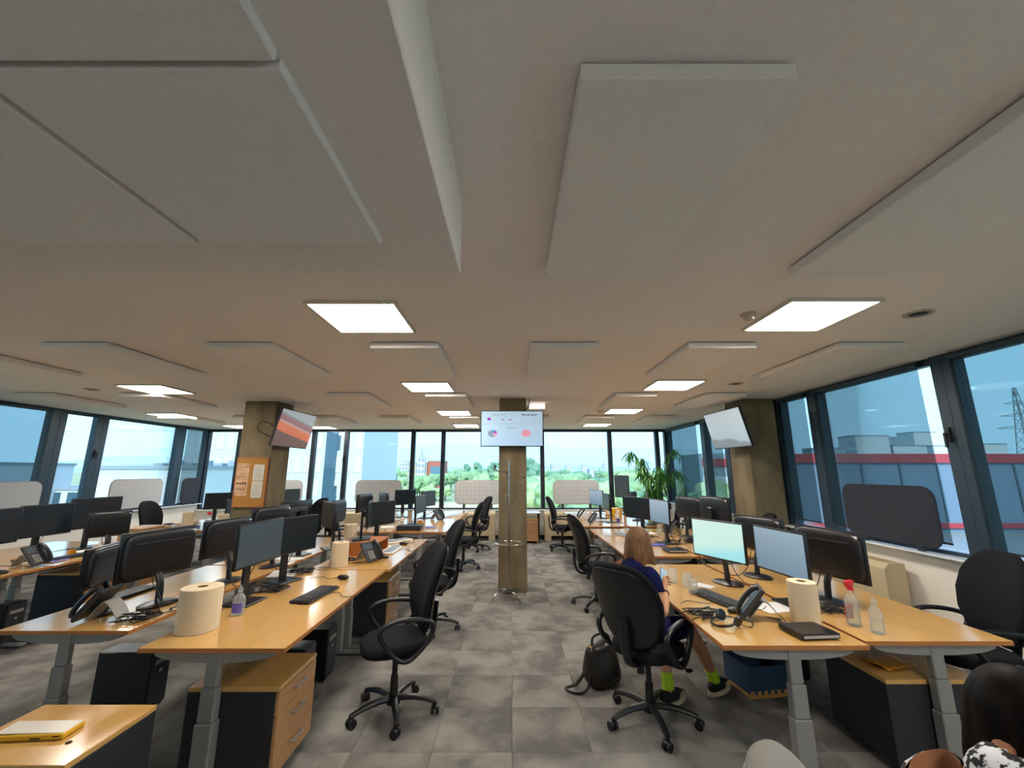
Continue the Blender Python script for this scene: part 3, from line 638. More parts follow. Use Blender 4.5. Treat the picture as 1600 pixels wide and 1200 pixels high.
B = bmn(); box(B, -.16, .16, -.22, .22, 0, .86, bev=.003); obj('body', B, 'wood_front', r); B = bmn(); box(B, -.17, .17, -.23, .23, .86, .885, bev=.003); obj('top_board', B, 'wood_front', r)
B = bmn(); box(B, .16, .17, -.21, .21, .02, .84, bev=.002); d_ = obj('door', B, 'wood_front', r); B = bmn(); box(B, .17, .19, .14, .15, .4, .52, bev=.002); obj('handle', B, 'handle', d_)
# table behind the pillar
r = empty('side_table', (.18, 10.9, 0), 0, 'small white topped table on black legs behind the middle pillar', 'table')
B = bmn(); box(B, -.52, .52, -.28, .28, .69, .71, bev=.003); obj('table_top', B, 'white_sill', r)
for a in (-1, 1):
    for c in (-1, 1): B = bmn(); box(B, a*.48-.015, a*.48+.015, c*.25-.015, c*.25+.015, 0, .69); obj('leg', B, 'plastic', r)
def tower():
    r = empty('computer_tower'); B = bmn(); box(B, -.2, .2, -.09, .09, .01, .40, bev=.006); obj('case', B, 'plastic', r)
    B = bmn(); box(B, .2, .208, -.085, .085, .02, .39, bev=.003); obj('front_panel', B, 'plastic2', r)
    B = bmn(); box(B, .208, .211, -.06, .06, .30, .33); box(B, .208, .212, -.012, .012, .24, .26); obj('drive_slot', B, 'handle', r)
    B = bmn(); [box(B, a*.17-.02, a*.17+.02, c*.07-.015, c*.07+.015, 0, .012) for a in (-1, 1) for c in (-1, 1)]; obj('feet', B, 'dark_board', r); return r
for x, y, l in [(-1.75, 3.55, 'under the left foreground desk'), (-1.75, 3.95, 'under the left foreground desk, the farther one'), (-2.85, 3.5, 'under the cable pile desk'), (-1.7, 5.6, 'under the riser desk'), (2.3, 4.0, 'under the right foreground bottle desk'), (1.9, 5.6, 'under the desk behind the woman'), (-5.25, 4.62, 'under the far left desk')]:
    place(tower, (x, y, 0), 0, 'black computer tower ' + l, 'computer', 'computer towers under the desks')

# ---------------------------------------------------------------- chairs
chair(-.86, 3.42, 206, 'black office chair standing alone in the left foreground aisle', spin=12.0)
chair(-.90, 5.05, 200, 'second black office chair on the left, at the riser desk', spin=12.0)
chair(-.80, 9.75, 200, 'black office chair at the far end of the left desks', spin=12.0)
chair(-.88, 8.0, 186, 'black office chair between the riser desk and the far left-side desks', spin=12.0)
chair(.97, 3.32, 44, 'black office chair the woman sits in, its high back to the camera', spin=12.0, lean=-20, tall=.97)
chair(1.10, 5.85, 8, 'black office chair behind the seated woman', spin=12.0)
chair(1.12, 9.75, -12, 'black office chair at the far right-side desks near the window', spin=12.0)
chair(3.20, 3.22, 170, 'black office chair in front of the right windows, arm loop visible', spin=12.0)
chair(3.24, 6.0, 170, 'black office chair back in front of the right pillar', spin=12.0)
chair(3.38, 8.4, 200, 'black chair back left of the plant, the nearer of two', spin=12.0)
chair(3.25, 9.1, 160, 'black chair back left of the plant, the farther of two', spin=12.0)
chair(-4.22, 7.95, 150, 'black chair back just right of the left pillar', spin=12.0)
chair(-4.35, 9.35, 165, 'black chair back second right of the left pillar', spin=12.0)
chair(-3.12, 8.05, 20, 'black chair with a dark jacket near the far quilted screen', spin=12.0)
chair(-6.75, 8.35, 0, 'small black chair back before the left windows', spin=12.0)
place(office_chair, (.78, .80, 0), -28, 'light grey chair back cut off at the bottom edge', 'office chair', fab='grey_fabric', spin=31.0)
chair(1.21, 1.16, 66, 'black office chair under the dark haired person in the bottom right corner', spin=12.0)

# ---------------------------------------------------------------- left side: things on desks
Z = .742
mon(-2.02, 3.40, -4, 'monitor turned side-on in the left foreground, grey screen', scr='screen_grey', lift=.43)
mon(-2.06, 4.02, -20, 'black monitor facing the aisle in the left foreground', lift=.40)
mon(-2.63, 3.36, 168, 'large monitor back with slot and label on the cable pile desk', kind='bulge', w_=.56, h_=.34, lift=.36, base='oval')
mon(-2.55, 4.02, 172, 'bluish monitor back beside the large one on the cable pile desk', kind='bulge', lift=.38, base='oval')
mon(-2.86, 3.20, 196, 'small rounded monitor back above the angled phone', kind='bulge', w_=.42, h_=.27, lift=.31, base='oval')
mon(-2.50, 4.62, 170, 'monitor back just behind the black foreground monitor', kind='bulge', lift=.44, base='oval')
mon(-2.52, 5.20, 168, 'second monitor back behind the black foreground monitor', lift=.46)
mon(-2.30, 5.62, 218, 'thin side-on monitor on a black post on the left middle desk', lift=.42)
mon(-5.24, 4.30, 2, 'black monitor at the left picture edge', w_=.56, h_=.35, lift=.42)
mon(-5.40, 4.98, -2, 'black monitor second from the left picture edge', w_=.56, h_=.35, lift=.42)
mon(-5.50, 5.66, -6, 'black monitor third from the left picture edge', w_=.62, h_=.38, lift=.44)
mon(-4.98, 5.42, 150, 'turned monitor back in front of the third far left monitor', kind='bulge', w_=.42, h_=.3, lift=.32, base='oval')
mon(-6.0, 8.75, -30, 'small black monitor left of the left pillar', w_=.5, lift=.38)
mon(-5.25, 8.15, -8, 'grey monitor partly hidden by the left pillar', lift=.30, scr='screen_grey')
mon(-5.22, 10.0, -25, 'small monitor just right of the left pillar', scr='screen_grey', lift=.40)
# riser desk
r = empty('monitor_riser', (-1.80, 5.42, .74), 0, 'reddish wooden monitor riser box on the left middle desk', 'monitor stand')
B = bmn(); box(B, -.20, .20, -.26, .26, .125, .145, bev=.002); obj('top_board', B, 'riser_wood', r)
B = bmn(); box(B, -.20, .20, -.26, -.242, 0, .125); obj('side_board', B, 'riser_wood', r); B = bmn(); box(B, -.20, .20, .242, .26, 0, .125); obj('side_board', B, 'riser_wood', r)
B = bmn(); box(B, -.20, -.185, -.242, .242, 0, .125); obj('back_board', B, 'riser_wood', r)
mon(-1.86, 5.42, 14, 'monitor standing on the reddish riser, seen almost edge-on', z=.886, lift=.30, w_=.50, h_=.30)
mon(-1.86, 6.02, -26, 'black monitor right of the reddish riser', lift=.40, w_=.50)
mon(-2.44, 6.20, 178, 'monitor back behind the riser monitors', kind='bulge', lift=.40, base='oval')
mon(-1.80, 8.12, -8, 'grey monitor facing the aisle behind the black riser box', scr='screen_grey', lift=.36)
mon(-1.84, 9.15, -22, 'mauve grey monitor nearest the far window on the left', scr='screen_grey', lift=.40)
mon(-2.42, 8.35, 215, 'small monitor back in front of the quilted screen', kind='bulge', lift=.40, w_=.46, base='oval')
mon(-2.35, 9.3, -40, 'blue-black monitor between the two left quilted screens', lift=.42)
mon(-2.62, 7.85, 170, 'black monitor back next to the jacket chair', kind='bulge', lift=.40, base='oval')
r = empty('riser_box', (-1.72, 7.36, .741), 0, 'flat black box on the far left-side desk', 'box')
B = bmn(); box(B, -.2, .2, -.12, .12, .0, .075, bev=.004); obj('shell', B, 'plastic', r); B = bmn(); box(B, -.19, .19, -.122, -.119, .01, .065); obj('front_panel', B, 'dark_board', r)
def put(build, x, y, rz, label, cat, group=None, z=Z, tilt=0, **k): return place(build, (x, y, z), rz, label, cat, group, tilt=tilt, **k)
KB, MS, PH, HS, RL, CP = 'keyboards on the desks', 'computer mice on the desks', 'desk phones', 'headsets', 'kitchen paper rolls on the desks', 'paper sheets on desks'
put(keyboard, -1.56, 3.58, -6, 'black keyboard on the left foreground desk', 'keyboard', KB)
put(mouse, -1.55, 4.10, 170, 'black mouse on the left foreground desk', 'mouse', MS)
put(paper_roll, -1.97, 2.86, 0, 'large paper roll on the near end of the left foreground desk', 'paper roll', RL)
put(bottle, -1.89, 3.13, 0, 'clear bottle with blue label behind the nearest left paper roll', 'bottle', None, h_=.19, top='clear', lab='blue', spray=False, rad=.038)
put(paper_roll, -1.80, 4.62, 0, 'paper roll between the foreground mouse and the riser', 'paper roll', RL, rad=.085, h_=.24)
put(desk_phone, -1.58, 4.86, -30, 'brown-black desk phone on a grey foot beside the reddish riser', 'phone', PH)
put(headset, -1.82, 4.84, 40, 'black headset between paper roll and angled phone', 'headset', HS)
put(keyboard, -1.50, 5.48, 0, 'white keyboard in front of the reddish riser', 'keyboard', KB, c='paper', kc='handle')
put(mouse, -1.46, 5.92, 180, 'black mouse on the riser desk', 'mouse', MS)
put(mouse, -1.45, 5.02, 190, 'black mouse beside the angled phone on the riser desk', 'mouse', MS)
put(keyboard, -1.62, 6.18, -35, 'white keyboard at the far end of the riser desk', 'keyboard', KB, c='paper', kc='handle')
put(paper_roll, -2.26, 6.12, 0, 'tan paper roll left of the riser monitors', 'paper roll', RL, rad=.085, h_=.24)
put(paper_stack, -2.20, 4.3, 10, 'white papers behind the black foreground monitor', 'papers', CP, n=5)
put(paper_stack, -2.5, 5.0, 60, 'loose white papers behind the nearest left monitors', 'papers', CP, n=3)
put(cable_pile, -1.98, 3.72, 0, 'cable tangle between the two left foreground monitors', 'cables', 'cable tangles')
put(cable_pile, -2.05, 4.35, 60, 'cable tangle behind the black foreground monitor', 'cables', 'cable tangles')
put(mouse, -2.02, 4.42, 60, 'dark mouse among papers behind the foreground monitor', 'mouse', MS)
put(desk_phone, -2.74, 3.04, 188, 'angled desk phone on its grey foot at the near end of the cable pile desk', 'phone', PH)
put(cable_pile, -2.50, 3.04, 0, 'cable tangle on the near end of the left inner desk', 'cables', 'cable tangles')
put(headset, -2.50, 3.30, 120, 'black headset on the cable pile', 'headset', HS)
put(cable_pile, -2.50, 3.72, 80, 'cable tangle under the large monitor backs', 'cables', 'cable tangles')
put(keyboard, -3.08, 3.6, 180, 'black keyboard behind the large monitor back', 'keyboard', KB)
put(desk_phone, -5.02, 4.62, 8, 'grey-black desk phone on the far left desk', 'phone', PH)
put(keyboard, -5.06, 5.10, -4, 'dark keyboard on the far left desk', 'keyboard', KB)
put(paper_stack, -5.15, 4.88, 20, 'white papers beside the far left keyboard', 'papers', CP, n=5)
put(paper_stack, -5.20, 5.45, 70, 'white papers in front of the third far left monitor', 'papers', CP, n=3)
put(mug, -4.98, 5.28, 0, 'white paper cup on the far left desk', 'cup', None, m='paper', h_=.11, rad=.035, handle=False)
put(mug, -5.2, 5.22, 0, 'amber jar among the papers on the far left desk', 'jar', None, m='orange', h_=.06, rad=.035, handle=False)
put(notebook_book, -5.02, 4.86, 10, 'blue notebook among the far left papers', 'notebook', None, m='blue')
put(mouse, -4.92, 4.30, 0, 'dark mouse at the left picture edge', 'mouse', MS)
put(paper_roll, -5.86, 7.86, 0, 'farther small paper roll near the left windows', 'paper roll', RL, rad=.085, h_=.24)
put(paper_roll, -4.98, 7.50, 0, 'small paper roll just left of the left pillar', 'paper roll', RL, rad=.085, h_=.24)
put(bottle, -5.34, 7.66, 0, 'clear spray bottle with orange head left of the left pillar', 'bottle', None, h_=.26, top='red', lab='paper')
put(bottle, -5.55+.2, 7.45, 0, 'short clear bottle beside the small paper rolls', 'bottle', None, h_=.14, top='paper', lab='blue', spray=False)
put(keyboard, -5.62+.1+.0, 8.3, -20, 'black keyboard near the small black monitor on the left', 'keyboard', KB)
put(desk_phone, -4.82, 9.7, -40, 'blue-black desk phone right of the left pillar', 'phone', PH)
put(desk_phone, -1.52, 8.80, -30, 'brown desk phone below the mauve grey monitor', 'phone', PH)
put(keyboard, -1.32, 9.5, -10, 'white keyboard by the far window on the left', 'keyboard', KB, c='paper', kc='handle')
put(bottle, -2.12, 8.40, 0, 'clear bottle with grey label on the far left-side desk', 'bottle', None, h_=.22, top='plastic', lab='paper')
put(notebook_book, -1.42, 7.62, 20, 'blue notebook on the far left-side desk', 'notebook', None, m='blue')
put(mug, -1.66, 7.82, 0, 'tan cup under the grey monitor', 'cup', None, m='tan', h_=.1, rad=.05)
put(paper_stack, -2.2, 7.7, 15, 'white papers on the far left-side desk', 'papers', CP, n=4)
put(paper_stack, -2.35, 8.9, 75, 'white papers near the far left window desk', 'papers', CP, n=4)
# bottom-left package
r = empty('paper_package', (-2.10, 2.12, .572), 4, 'yellow paper package on the low cabinet in the bottom left corner', 'package')
B = bmn(); box(B, -.15, .15, -.055, .055, 0, .022, bev=.004); obj('wrapper', B, 'yellow', r)
B = bmn(); box(B, -.135, .145, -.045, .05, .022, .026, bev=.001, mx=T(ry=1)); obj('top_sheet', B, 'sheet', r)
B = bmn(); box(B, .02, .06, -.0565, -.054, .006, .011); box(B, .11, .135, -.0565, -.054, .012, .016); obj('print', B, 'ink_dark', r)
for x, y in ((-1.90, 2.06),):
    B = bmn(); lathe(B, [(.012, 0), (.012, .002), (.006, .003)], 14); o = sm('grommet', B, 'ink_dark', loc=(x, y, .571)); tag(o, 'small dark grommet in the top of the low bottom left cabinet', 'grommet')

# ---------------------------------------------------------------- right side: things on desks
mon(1.90, 3.94, 204, 'lit monitor with a pale green-white screen beside the woman', scr='screen_lit', base='oval', lift=.37, w_=.55, h_=.33)
mon(2.11, 3.36, 186, 'second lit monitor with a blue-grey screen right of the pale one', scr='screen_blue', base='rect', lift=.37, w_=.54, h_=.33)
mon(2.30, 4.18, 20, 'blue-shining monitor back behind the two lit monitors', kind='bulge', base='oval', lift=.38)
mon(2.40, 3.42, 13, 'black monitor back with white label behind the right paper roll', kind='bulge', base='oval', lift=.35, w_=.56, h_=.36)
mon(1.98, 6.62, 205, 'dark monitor behind the seated woman', lift=.42, w_=.55)
mon(2.12, 6.02, 190, 'narrow side-on monitor right of the dark one behind the woman', scr='screen_blue', lift=.42, w_=.52)
mon(2.62, 6.55, 20, 'grey monitor back in the right middle, the farther of two', kind='bulge', base='oval', lift=.42)
mon(2.66, 5.80, 12, 'large black monitor back in the right middle', kind='bulge', base='rect', lift=.44, w_=.58, h_=.38)
mon(1.86, 9.15, 200, 'blue-grey monitor in front of the right quilted screen', scr='screen_blue', lift=.42)
mon(1.92, 8.45, 182, 'edge-on black monitor right of the blue-grey one', lift=.38)
mon(2.52, 8.75, 150, 'pale backed monitor left of the plant', kind='bulge', base='oval', lift=.40)
mon(2.60, 8.05, 168, 'dark monitor top showing behind the woman and left of the plant', lift=.42)
mon(2.60, 10.0, 230, 'tall grey monitor before the window post', scr='screen_grey', lift=.62, w_=.36, h_=.5)
put(keyboard, 1.58, 3.48, 196, 'dark dusty keyboard in front of the lit monitors', 'keyboard', KB, c='plastic', kc='plastic2')
put(headset, 1.40, 2.95, 200, 'black headset on the near corner of the right foreground desk', 'headset', HS)
put(cable_pile, 1.32, 3.12, 20, 'thin looped cable near the woman', 'cables', 'cable tangles')
put(desk_phone, 1.66, 3.06, 160, 'black desk phone on a grey foot on the right foreground desk', 'phone', PH)
put(docking_box, 1.80, 2.78, 95, 'flat black computer box beside the right paper roll', 'mini computer', None)
put(paper_roll, 1.93, 2.99, 0, 'white paper roll on the right foreground desk', 'paper roll', RL, rad=.085, h_=.25)
put(bottle, 2.20, 2.93, 200, 'clear spray bottle with red head on the right desk', 'bottle', None, h_=.27, top='red', lab='red')
put(bottle, 2.24, 2.80, 200, 'plain clear bottle in front of the red spray bottle', 'bottle', None, h_=.21, top='clear', lab=None, spray=False, rad=.035)
put(mug, 1.50, 3.84, 60, 'clear glass mug behind the phone hand', 'mug', 'glass mugs', h_=.11, rad=.04)
put(mug, 1.43, 3.98, 100, 'second clear glass mug, the farther one', 'mug', 'glass mugs', h_=.11, rad=.04)
put(mug, 1.46, 3.62, 30, 'clear tumbler near the keyboard', 'glass', 'glass mugs', h_=.11, rad=.036, handle=False)
put(mug, 1.34, 4.18, 0, 'small bright green cup by the woman', 'cup', None, m='green', h_=.045, rad=.03, handle=False)
put(paper_stack, 1.66, 3.86, 40, 'white note sheet under the lit monitor', 'papers', CP, n=2, w_=.1, l_=.16)
put(paper_stack, 1.92, 3.30, 100, 'sheet beside the black phone on the right', 'papers', CP, n=1)
put(cable_pile, 2.25, 3.2, 70, 'cable tangle behind the right paper roll', 'cables', 'cable tangles')
put(mouse, 1.56, 3.18, 20, 'dark mouse between keyboard and black phone', 'mouse', MS)
put(docking_box, 2.00, 5.42, 95, 'flat black computer box on the desk behind the woman', 'mini computer', None)
put(keyboard, 1.72, 6.75, 196, 'pale blue keyboard on the desk behind the woman', 'keyboard', KB, c='handle', kc='handle')
put(headset, 2.24, 6.05, 60, 'black headset beside the narrow side-on monitor', 'headset', HS)
put(desk_phone, 2.56, 7.0, 200, 'large black phone near the chairs left of the plant', 'phone', PH)
put(notebook_book, 1.94, 5.86, 80, 'blue notebook behind the woman', 'notebook', None, m='blue')
put(mug, 2.06, 7.1, 0, 'white cup under the dark monitor behind the woman', 'cup', None, m='paper', h_=.09, rad=.045)
put(paper_stack, 2.15, 7.0, 40, 'white papers under the dark monitor behind the woman', 'papers', CP, n=3)
put(cable_pile, 2.5, 6.1, 0, 'cable tangle in the right middle', 'cables', 'cable tangles')
put(notebook_book, 2.60, 6.25, 80, 'dark blue notebook in the right middle', 'notebook', None, m='navy')
put(desk_phone, 1.50, 9.05, 165, 'silver-blue desk phone on the far right-side desk', 'phone', PH)
put(desk_phone, 1.56, 8.15, 175, 'black desk phone nearest on the far right-side desk', 'phone', PH)
put(keyboard, 1.72, 8.75, 180, 'pale keyboard between the two phones on the right', 'keyboard', KB, c='handle', kc='handle')
put(bottle, 1.98, 8.12, 0, 'clear bottle with violet label on the far right-side desk', 'bottle', None, h_=.25, top='paper', lab='blue')
put(paper_stack, 1.9, 8.55, 10, 'papers on the far right-side desk', 'papers', CP, n=5)
B = bmn(); r = empty('binder', (2.25, 9.6, Z), 15, 'yellow and white storage box by the far right window', 'box')
box(B, -.12, .12, -.16, .16, 0, .16, bev=.004); obj('shell', B, 'yellow', r); B = bmn(); box(B, -.121, -.118, -.1, .1, .03, .11); obj('label_panel', B, 'paper', r)
put(mug, 2.2, 9.1, 0, 'small white pot with green top by the yellow box', 'pot', None, m='paper', h_=.1, rad=.05, handle=False)
put(bottle, 2.28, 6.75, 0, 'bottle with a red cap in the right middle', 'bottle', None, h_=.26, top='red', lab=None, spray=False)

# ---------------------------------------------------------------- divider screens
DV = 'quilted divider screens at the far windows'
for x0, x1, l in [(-4.14, -2.92, 'quilted light grey divider screen before the far window, leftmost of three'), (-1.51, -.29, 'quilted light grey divider screen left of the middle pillar'), (1.11, 2.27, 'quilted light grey divider screen right of the middle pillar')]:
    place(desk_screen, ((x0+x1)/2, 11.33, .865), -90, l, 'divider screen', DV, w_=1.2, h_=.60, rad=.13, clamp=.139)
place(desk_screen, (-6.15, 11.33, .865), -90, 'quilted divider screen partly hidden by the left pillar', 'divider screen', DV, w_=1.2, h_=.60, rad=.13, clamp=.139)
place(desk_screen, (-8.21, 9.40, .93), 0, 'plain pale divider screen in the left window', 'divider screen', None, w_=1.30, h_=.60, rad=.13, cell=.65)
place(desk_screen, (-8.21, 6.85, .93), 0, 'grey divider screen cut by the left picture edge', 'divider screen', None, w_=1.25, h_=.60, rad=.13, cell=.65)
place(desk_screen, (-8.21, 10.95, .93), 0, 'narrow grey divider screen in the far left window', 'divider screen', None, w_=.6, h_=.60, rad=.13, m='quilt_dark', cell=.3)
place(desk_screen, (4.145, 4.80, .97), 180, 'large dark rounded divider screen in the right window', 'divider screen', None, w_=1.14, h_=.58, rad=.12, m='quilt_dark', cell=.57)
place(desk_screen, (4.145, 7.85, .97), 180, 'dark rounded divider screen half hidden by the right pillar', 'divider screen', None, w_=.5, h_=.62, rad=.12, m='quilt_dark', cell=.25)
# convectors
CV = 'cream convector covers under the windows'
place(radiator_cover, (-1.05, 11.1, 0), -90, 'cream convector cover left of the middle pillar', 'radiator', CV, l_=1.25)
place(radiator_cover, (1.45, 11.1, 0), -90, 'cream convector cover right of the middle pillar', 'radiator', CV, l_=1.25)
place(radiator_cover, (-3.6, 11.1, 0), -90, 'cream convector cover below the leftmost quilted screen', 'radiator', CV, l_=1.25)
place(radiator_cover, (4.0, 5.15, 0), 180, 'cream convector cover on the right wall behind the bottles', 'radiator', CV, l_=1.0, h_=.76)
place(radiator_cover, (4.0, 7.9, 0), 180, 'cream convector cover on the right wall beyond the pillar', 'radiator', CV, l_=1.25)

# ---------------------------------------------------------------- televisions, board, coat stand
def text(name, body, size, m, parent, loc, rot, bold=0.0, align='CENTER'):
    cu = bpy.data.curves.new(name, 'FONT'); cu.body = body; cu.size = size; cu.align_x = align; cu.extrude = 0.0006; cu.offset = bold
    t_ = bpy.data.objects.new('t', cu); cu.materials.append(M[m]); me = bpy.data.meshes.new_from_object(t_); bpy.data.objects.remove(t_)
    o = bpy.data.objects.new(name, me); C.objects.link(o); o.parent = parent; o.location = loc; o.rotation_euler = rot; return o
M['tv_lit'] = mat_ramp('tv_lit', [(0, '#a6c6e6'), (1, '#b4d2e8')], emit=0.36, skew=(0, 0, 1))
for k_, c_ in (('tv_ink', '#1c2530'), ('tv_magenta', '#a01ac8'), ('tv_pink', '#e6a0b8'), ('tv_greyblue', '#8397ac'), ('tv_cyan', '#38b4c8'), ('tv_line', '#8098b0')): M[k_] = mat(k_, c_, 0.4, emit=0.25)
M['tv_ink'] = mat('tv_ink_dark', '#1c2530', 0.4)
def tv(w_, h_, scr):
    r = empty('television'); B = bmn(); box(B, 0, .035, -w_/2, w_/2, -h_/2, h_/2, bev=.004); obj('housing', B, 'plastic', r)
    B = bmn(); box(B, -.03, 0, -w_*.3, w_*.3, -h_*.35, h_*.25, bev=.008); obj('rear_cover', B, 'plastic2', r)
    B = bmn(); box(B, .0345, .037, -w_/2+.012, w_/2-.012, -h_/2+.014, h_/2-.012); sc = obj('screen', B, scr, r)
    B = bmn(); box(B, -.05, -.028, -.12, .12, -.12, .12, bev=.003); obj('wall_bracket', B, 'plastic2', r); return r, sc
r, sc = tv(.95, .545, 'tv_lit'); r.location = (0, 6.36, 2.345); r.rotation_euler = (0, radians(7), radians(-90)); tag(r, 'lit wall screen with charts on the middle pillar', 'television')
r.rotation_euler = (0, radians(5), radians(-90))
B = bmn(); box(B, -.16, -.04, -.03, .03, -.03, .03, bev=.004); obj('arm', B, 'plastic2', r)
def disc(name, y, z, rad, m, a0=0, a1=360, x=.0372, sy_=1.0):
    B = bmn(); n = 26; c = B.verts.new((x+.0004, y, z)); V = [B.verts.new((x+.0004, y + rad*sy_*cos(radians(a0+(a1-a0)*i/n)), z + rad*.75*sin(radians(a0+(a1-a0)*i/n)))) for i in range(n+1)]
    for i in range(n): B.faces.new((c, V[i], V[i+1]))
    q = bmesh.ops.extrude_face_region(B, geom=B.faces[:]); bmesh.ops.translate(B, verts=[v for v in q['geom'] if isinstance(v, bmesh.types.BMVert)], vec=(.0006, 0, 0)); return obj(name, B, m, sc)
disc('pie_chart', -.295, -.075, .072, 'tv_greyblue'); disc('pie_slice', -.295, -.075, .0725, 'tv_cyan', 55, 95, .0380); disc('pie_slice', -.295, -.075, .0725, 'tv_magenta', 15, 55, .0380); disc('pie_slice', -.295, -.075, .0725, 'tv_pink', -60, 15, .0380)
disc('pie_chart', .215, -.072, .072, 'tv_pink')
def bar(name, y0, y1, z0, z1, m): B = bmn(); box(B, .0368, .0378, y0, y1, z0, z1); return obj(name, B, m, sc)
bar('status_box', -.375, -.325, .125, .162, 'tv_magenta'); bar('status_box', -.162, -.115, .128, .140, 'tv_magenta'); bar('status_box', -.055, -.005, .128, .140, 'tv_magenta')
bar('divider_line', -.001, .001, .075, .25, 'tv_line'); bar('divider_line', -.45, .45, .071, .074, 'tv_line')
RT = (radians(90), 0, radians(90))
text('heading', 'Wartende Anrufe', .034, 'tv_ink', sc, (.038, .265, .198), RT, .0010); text('heading', 'Kundenservice Messe', .021, 'tv_ink', sc, (.038, -.20, .203), RT)
text('heading', 'Kundenservice Jobs', .021, 'tv_ink', sc, (.038, -.005, .008), RT)
for y, z_, t_ in [(.155, .112, '0'), (.325, .112, '0'), (.43, .112, '0'), (-.24, .128, '1'), (-.335, -.08, '2'), (-.25, -.08, '3'), (.215, -.08, '1')]: text('number', t_, .022, 'tv_ink', sc, (.0388, y, z_), RT)
for y, z_, t_ in [(.155, .090, 'Wartend'), (.325, .090, 'Jobs'), (.42, .090, 'Chat'), (-.33, .18, 'Anmeldung'), (-.21, .18, 'Pausenzeit'), (-.09, .18, 'Nacharbeit'), (.39, -.055, 'Bereit'), (.39, -.075, 'Pause'), (.39, -.095, 'Aktiv')]: text('caption', t_, .014, 'tv_line', sc, (.038, y, z_), RT)
M['tv_bands'] = mat_ramp('tv_bands', [(0, '#6b5a55'), (0.43, '#74625c'), (0.44, '#d8795a'), (0.66, '#e08a68'), (0.68, '#c8b4b8'), (0.74, '#9d7480'), (0.84, '#a98088'), (0.87, '#8f9aa4'), (0.93, '#b9c4cc'), (1, '#b4c0ca')], emit=0.3, skew=(0, .25, .95), warp=0.05)  # orange, brown, mauve and grey bands across the left screen
M['tv_grey'] = mat_ramp('tv_grey', [(0, '#6f7c88'), (0.35, '#78858f'), (0.40, '#9fb2c2'), (0.62, '#a9bccb'), (1, '#bccbd6')], emit=0.3, skew=(0, .2, .8), warp=0.25)  # uneven grey bands across the right screen
r, sc = tv(1.02, .60, 'tv_bands'); r.location = (-3.60, 6.86, 2.385); r.rotation_euler = (0, radians(14), radians(-3)); tag(r, 'television with an orange and brown banded screen on the left pillar', 'television')
B = bmn(); box(B, -.20, -.04, -.03, .03, -.03, .03, bev=.004); obj('arm', B, 'plastic2', r)
B = bmn(); tube(B, smooth_pts([(-.03, -.2, -.1), (-.12, -.48, .02), (-.2, -.56, .0), (-.22, -.52, -.12), (-.06, -.3, -.2)], 4), .006, n=6); sm('cable', B, 'cable', r)
r, sc = tv(1.02, .60, 'tv_grey'); r.location = (3.40, 6.56, 2.36); r.rotation_euler = (0, radians(14), radians(183)); tag(r, 'television with a pale grey screen on the right pillar', 'television')
B = bmn(); box(B, -.22, -.04, -.03, .03, -.03, .03, bev=.004); obj('arm', B, 'plastic2', r)
B = bmn(); tube(B, smooth_pts([(-.03, .05, .25), (-.05, .05, .33), (-.1, .06, .44)], 4), .006, n=6); sm('cable', B, 'cable', r)
B = bmn(); tube(B, smooth_pts([(.18, 6.42, 2.62), (.26, 6.44, 2.70), (.27, 6.46, 2.82)], 4), .008, n=6); o = sm('wall_cable', B, 'cable'); tag(o, 'black cable beside the top of the middle pillar', 'cable')
r = empty('exit_sign', (.42, 6.9, 2.77), 0, 'small white lit sign under the ceiling right of the middle pillar', 'sign'); B = bmn(); box(B, -.13, .13, -.02, .02, -.04, .04, bev=.004); obj('case', B, mat('sign_glow', '#fffaf0', .5, emit=1.2), r); B = bmn(); box(B, -.005, .005, -.005, .005, .04, .06); obj('mount', B, 'handle', r)
# cork board
r = empty('cork_board', (-4.10, 6.70, 1.54), 0, 'cork board on the left pillar', 'notice board'); B = bmn(); box(B, -.235, .235, -.006, .012, -.37, .37, bev=.003); obj('cork_sheet', B, 'cork', r)
B = bmn(); [box(B, *a, bev=.002) for a in ((-.24, .24, -.012, .012, .365, .38), (-.24, .24, -.012, .012, -.38, -.365), (-.245, -.232, -.012, .012, -.38, .38), (.232, .245, -.012, .012, -.38, .38))]; obj('frame', B, 'riser_wood', r)
r = empty('poster', (-4.235, 6.692, 1.58), 0, 'brown printed poster on the cork board', 'poster'); B = bmn(); box(B, -.10, .10, -.002, 0, -.25, .25); obj('sheet', B, 'poster', r)
B = bmn(); [box(B, -.075+.042*k, -.05+.042*k, -.0035, -.0018, -.075, -.045) for k in range(4)]; [box(B, -.08, .07, -.0035, -.0018, z_, z_+.006) for z_ in (.19, .04, -.15)]; obj('print', B, 'ink_dark', r)
for k, z_ in enumerate((.125, -.135)):
    r = empty('paper_notice', (-3.985, 6.690, 1.56 + z_), 0, ('upper' if k == 0 else 'lower') + ' white printed sheet on the cork board', 'notice', 'sheets on the cork board'); B = bmn(); box(B, -.085, .085, -.002, 0, -.125, .125); obj('sheet', B, 'sheet', r)
    B = bmn(); [box(B, -.065, .065 - (j % 3)*.02, -.003, -.0015, .095-.014*j, .098-.014*j) for j in range(14)]; obj('print', B, 'ink', r)
    B = bmn(); [cyl(B, (a, -.001, .115 if k == 0 else -.115), (a, -.008, .115 if k == 0 else -.115), .005, n=8) for a in (-.078, .078)]; obj('pin', B, 'red', r)
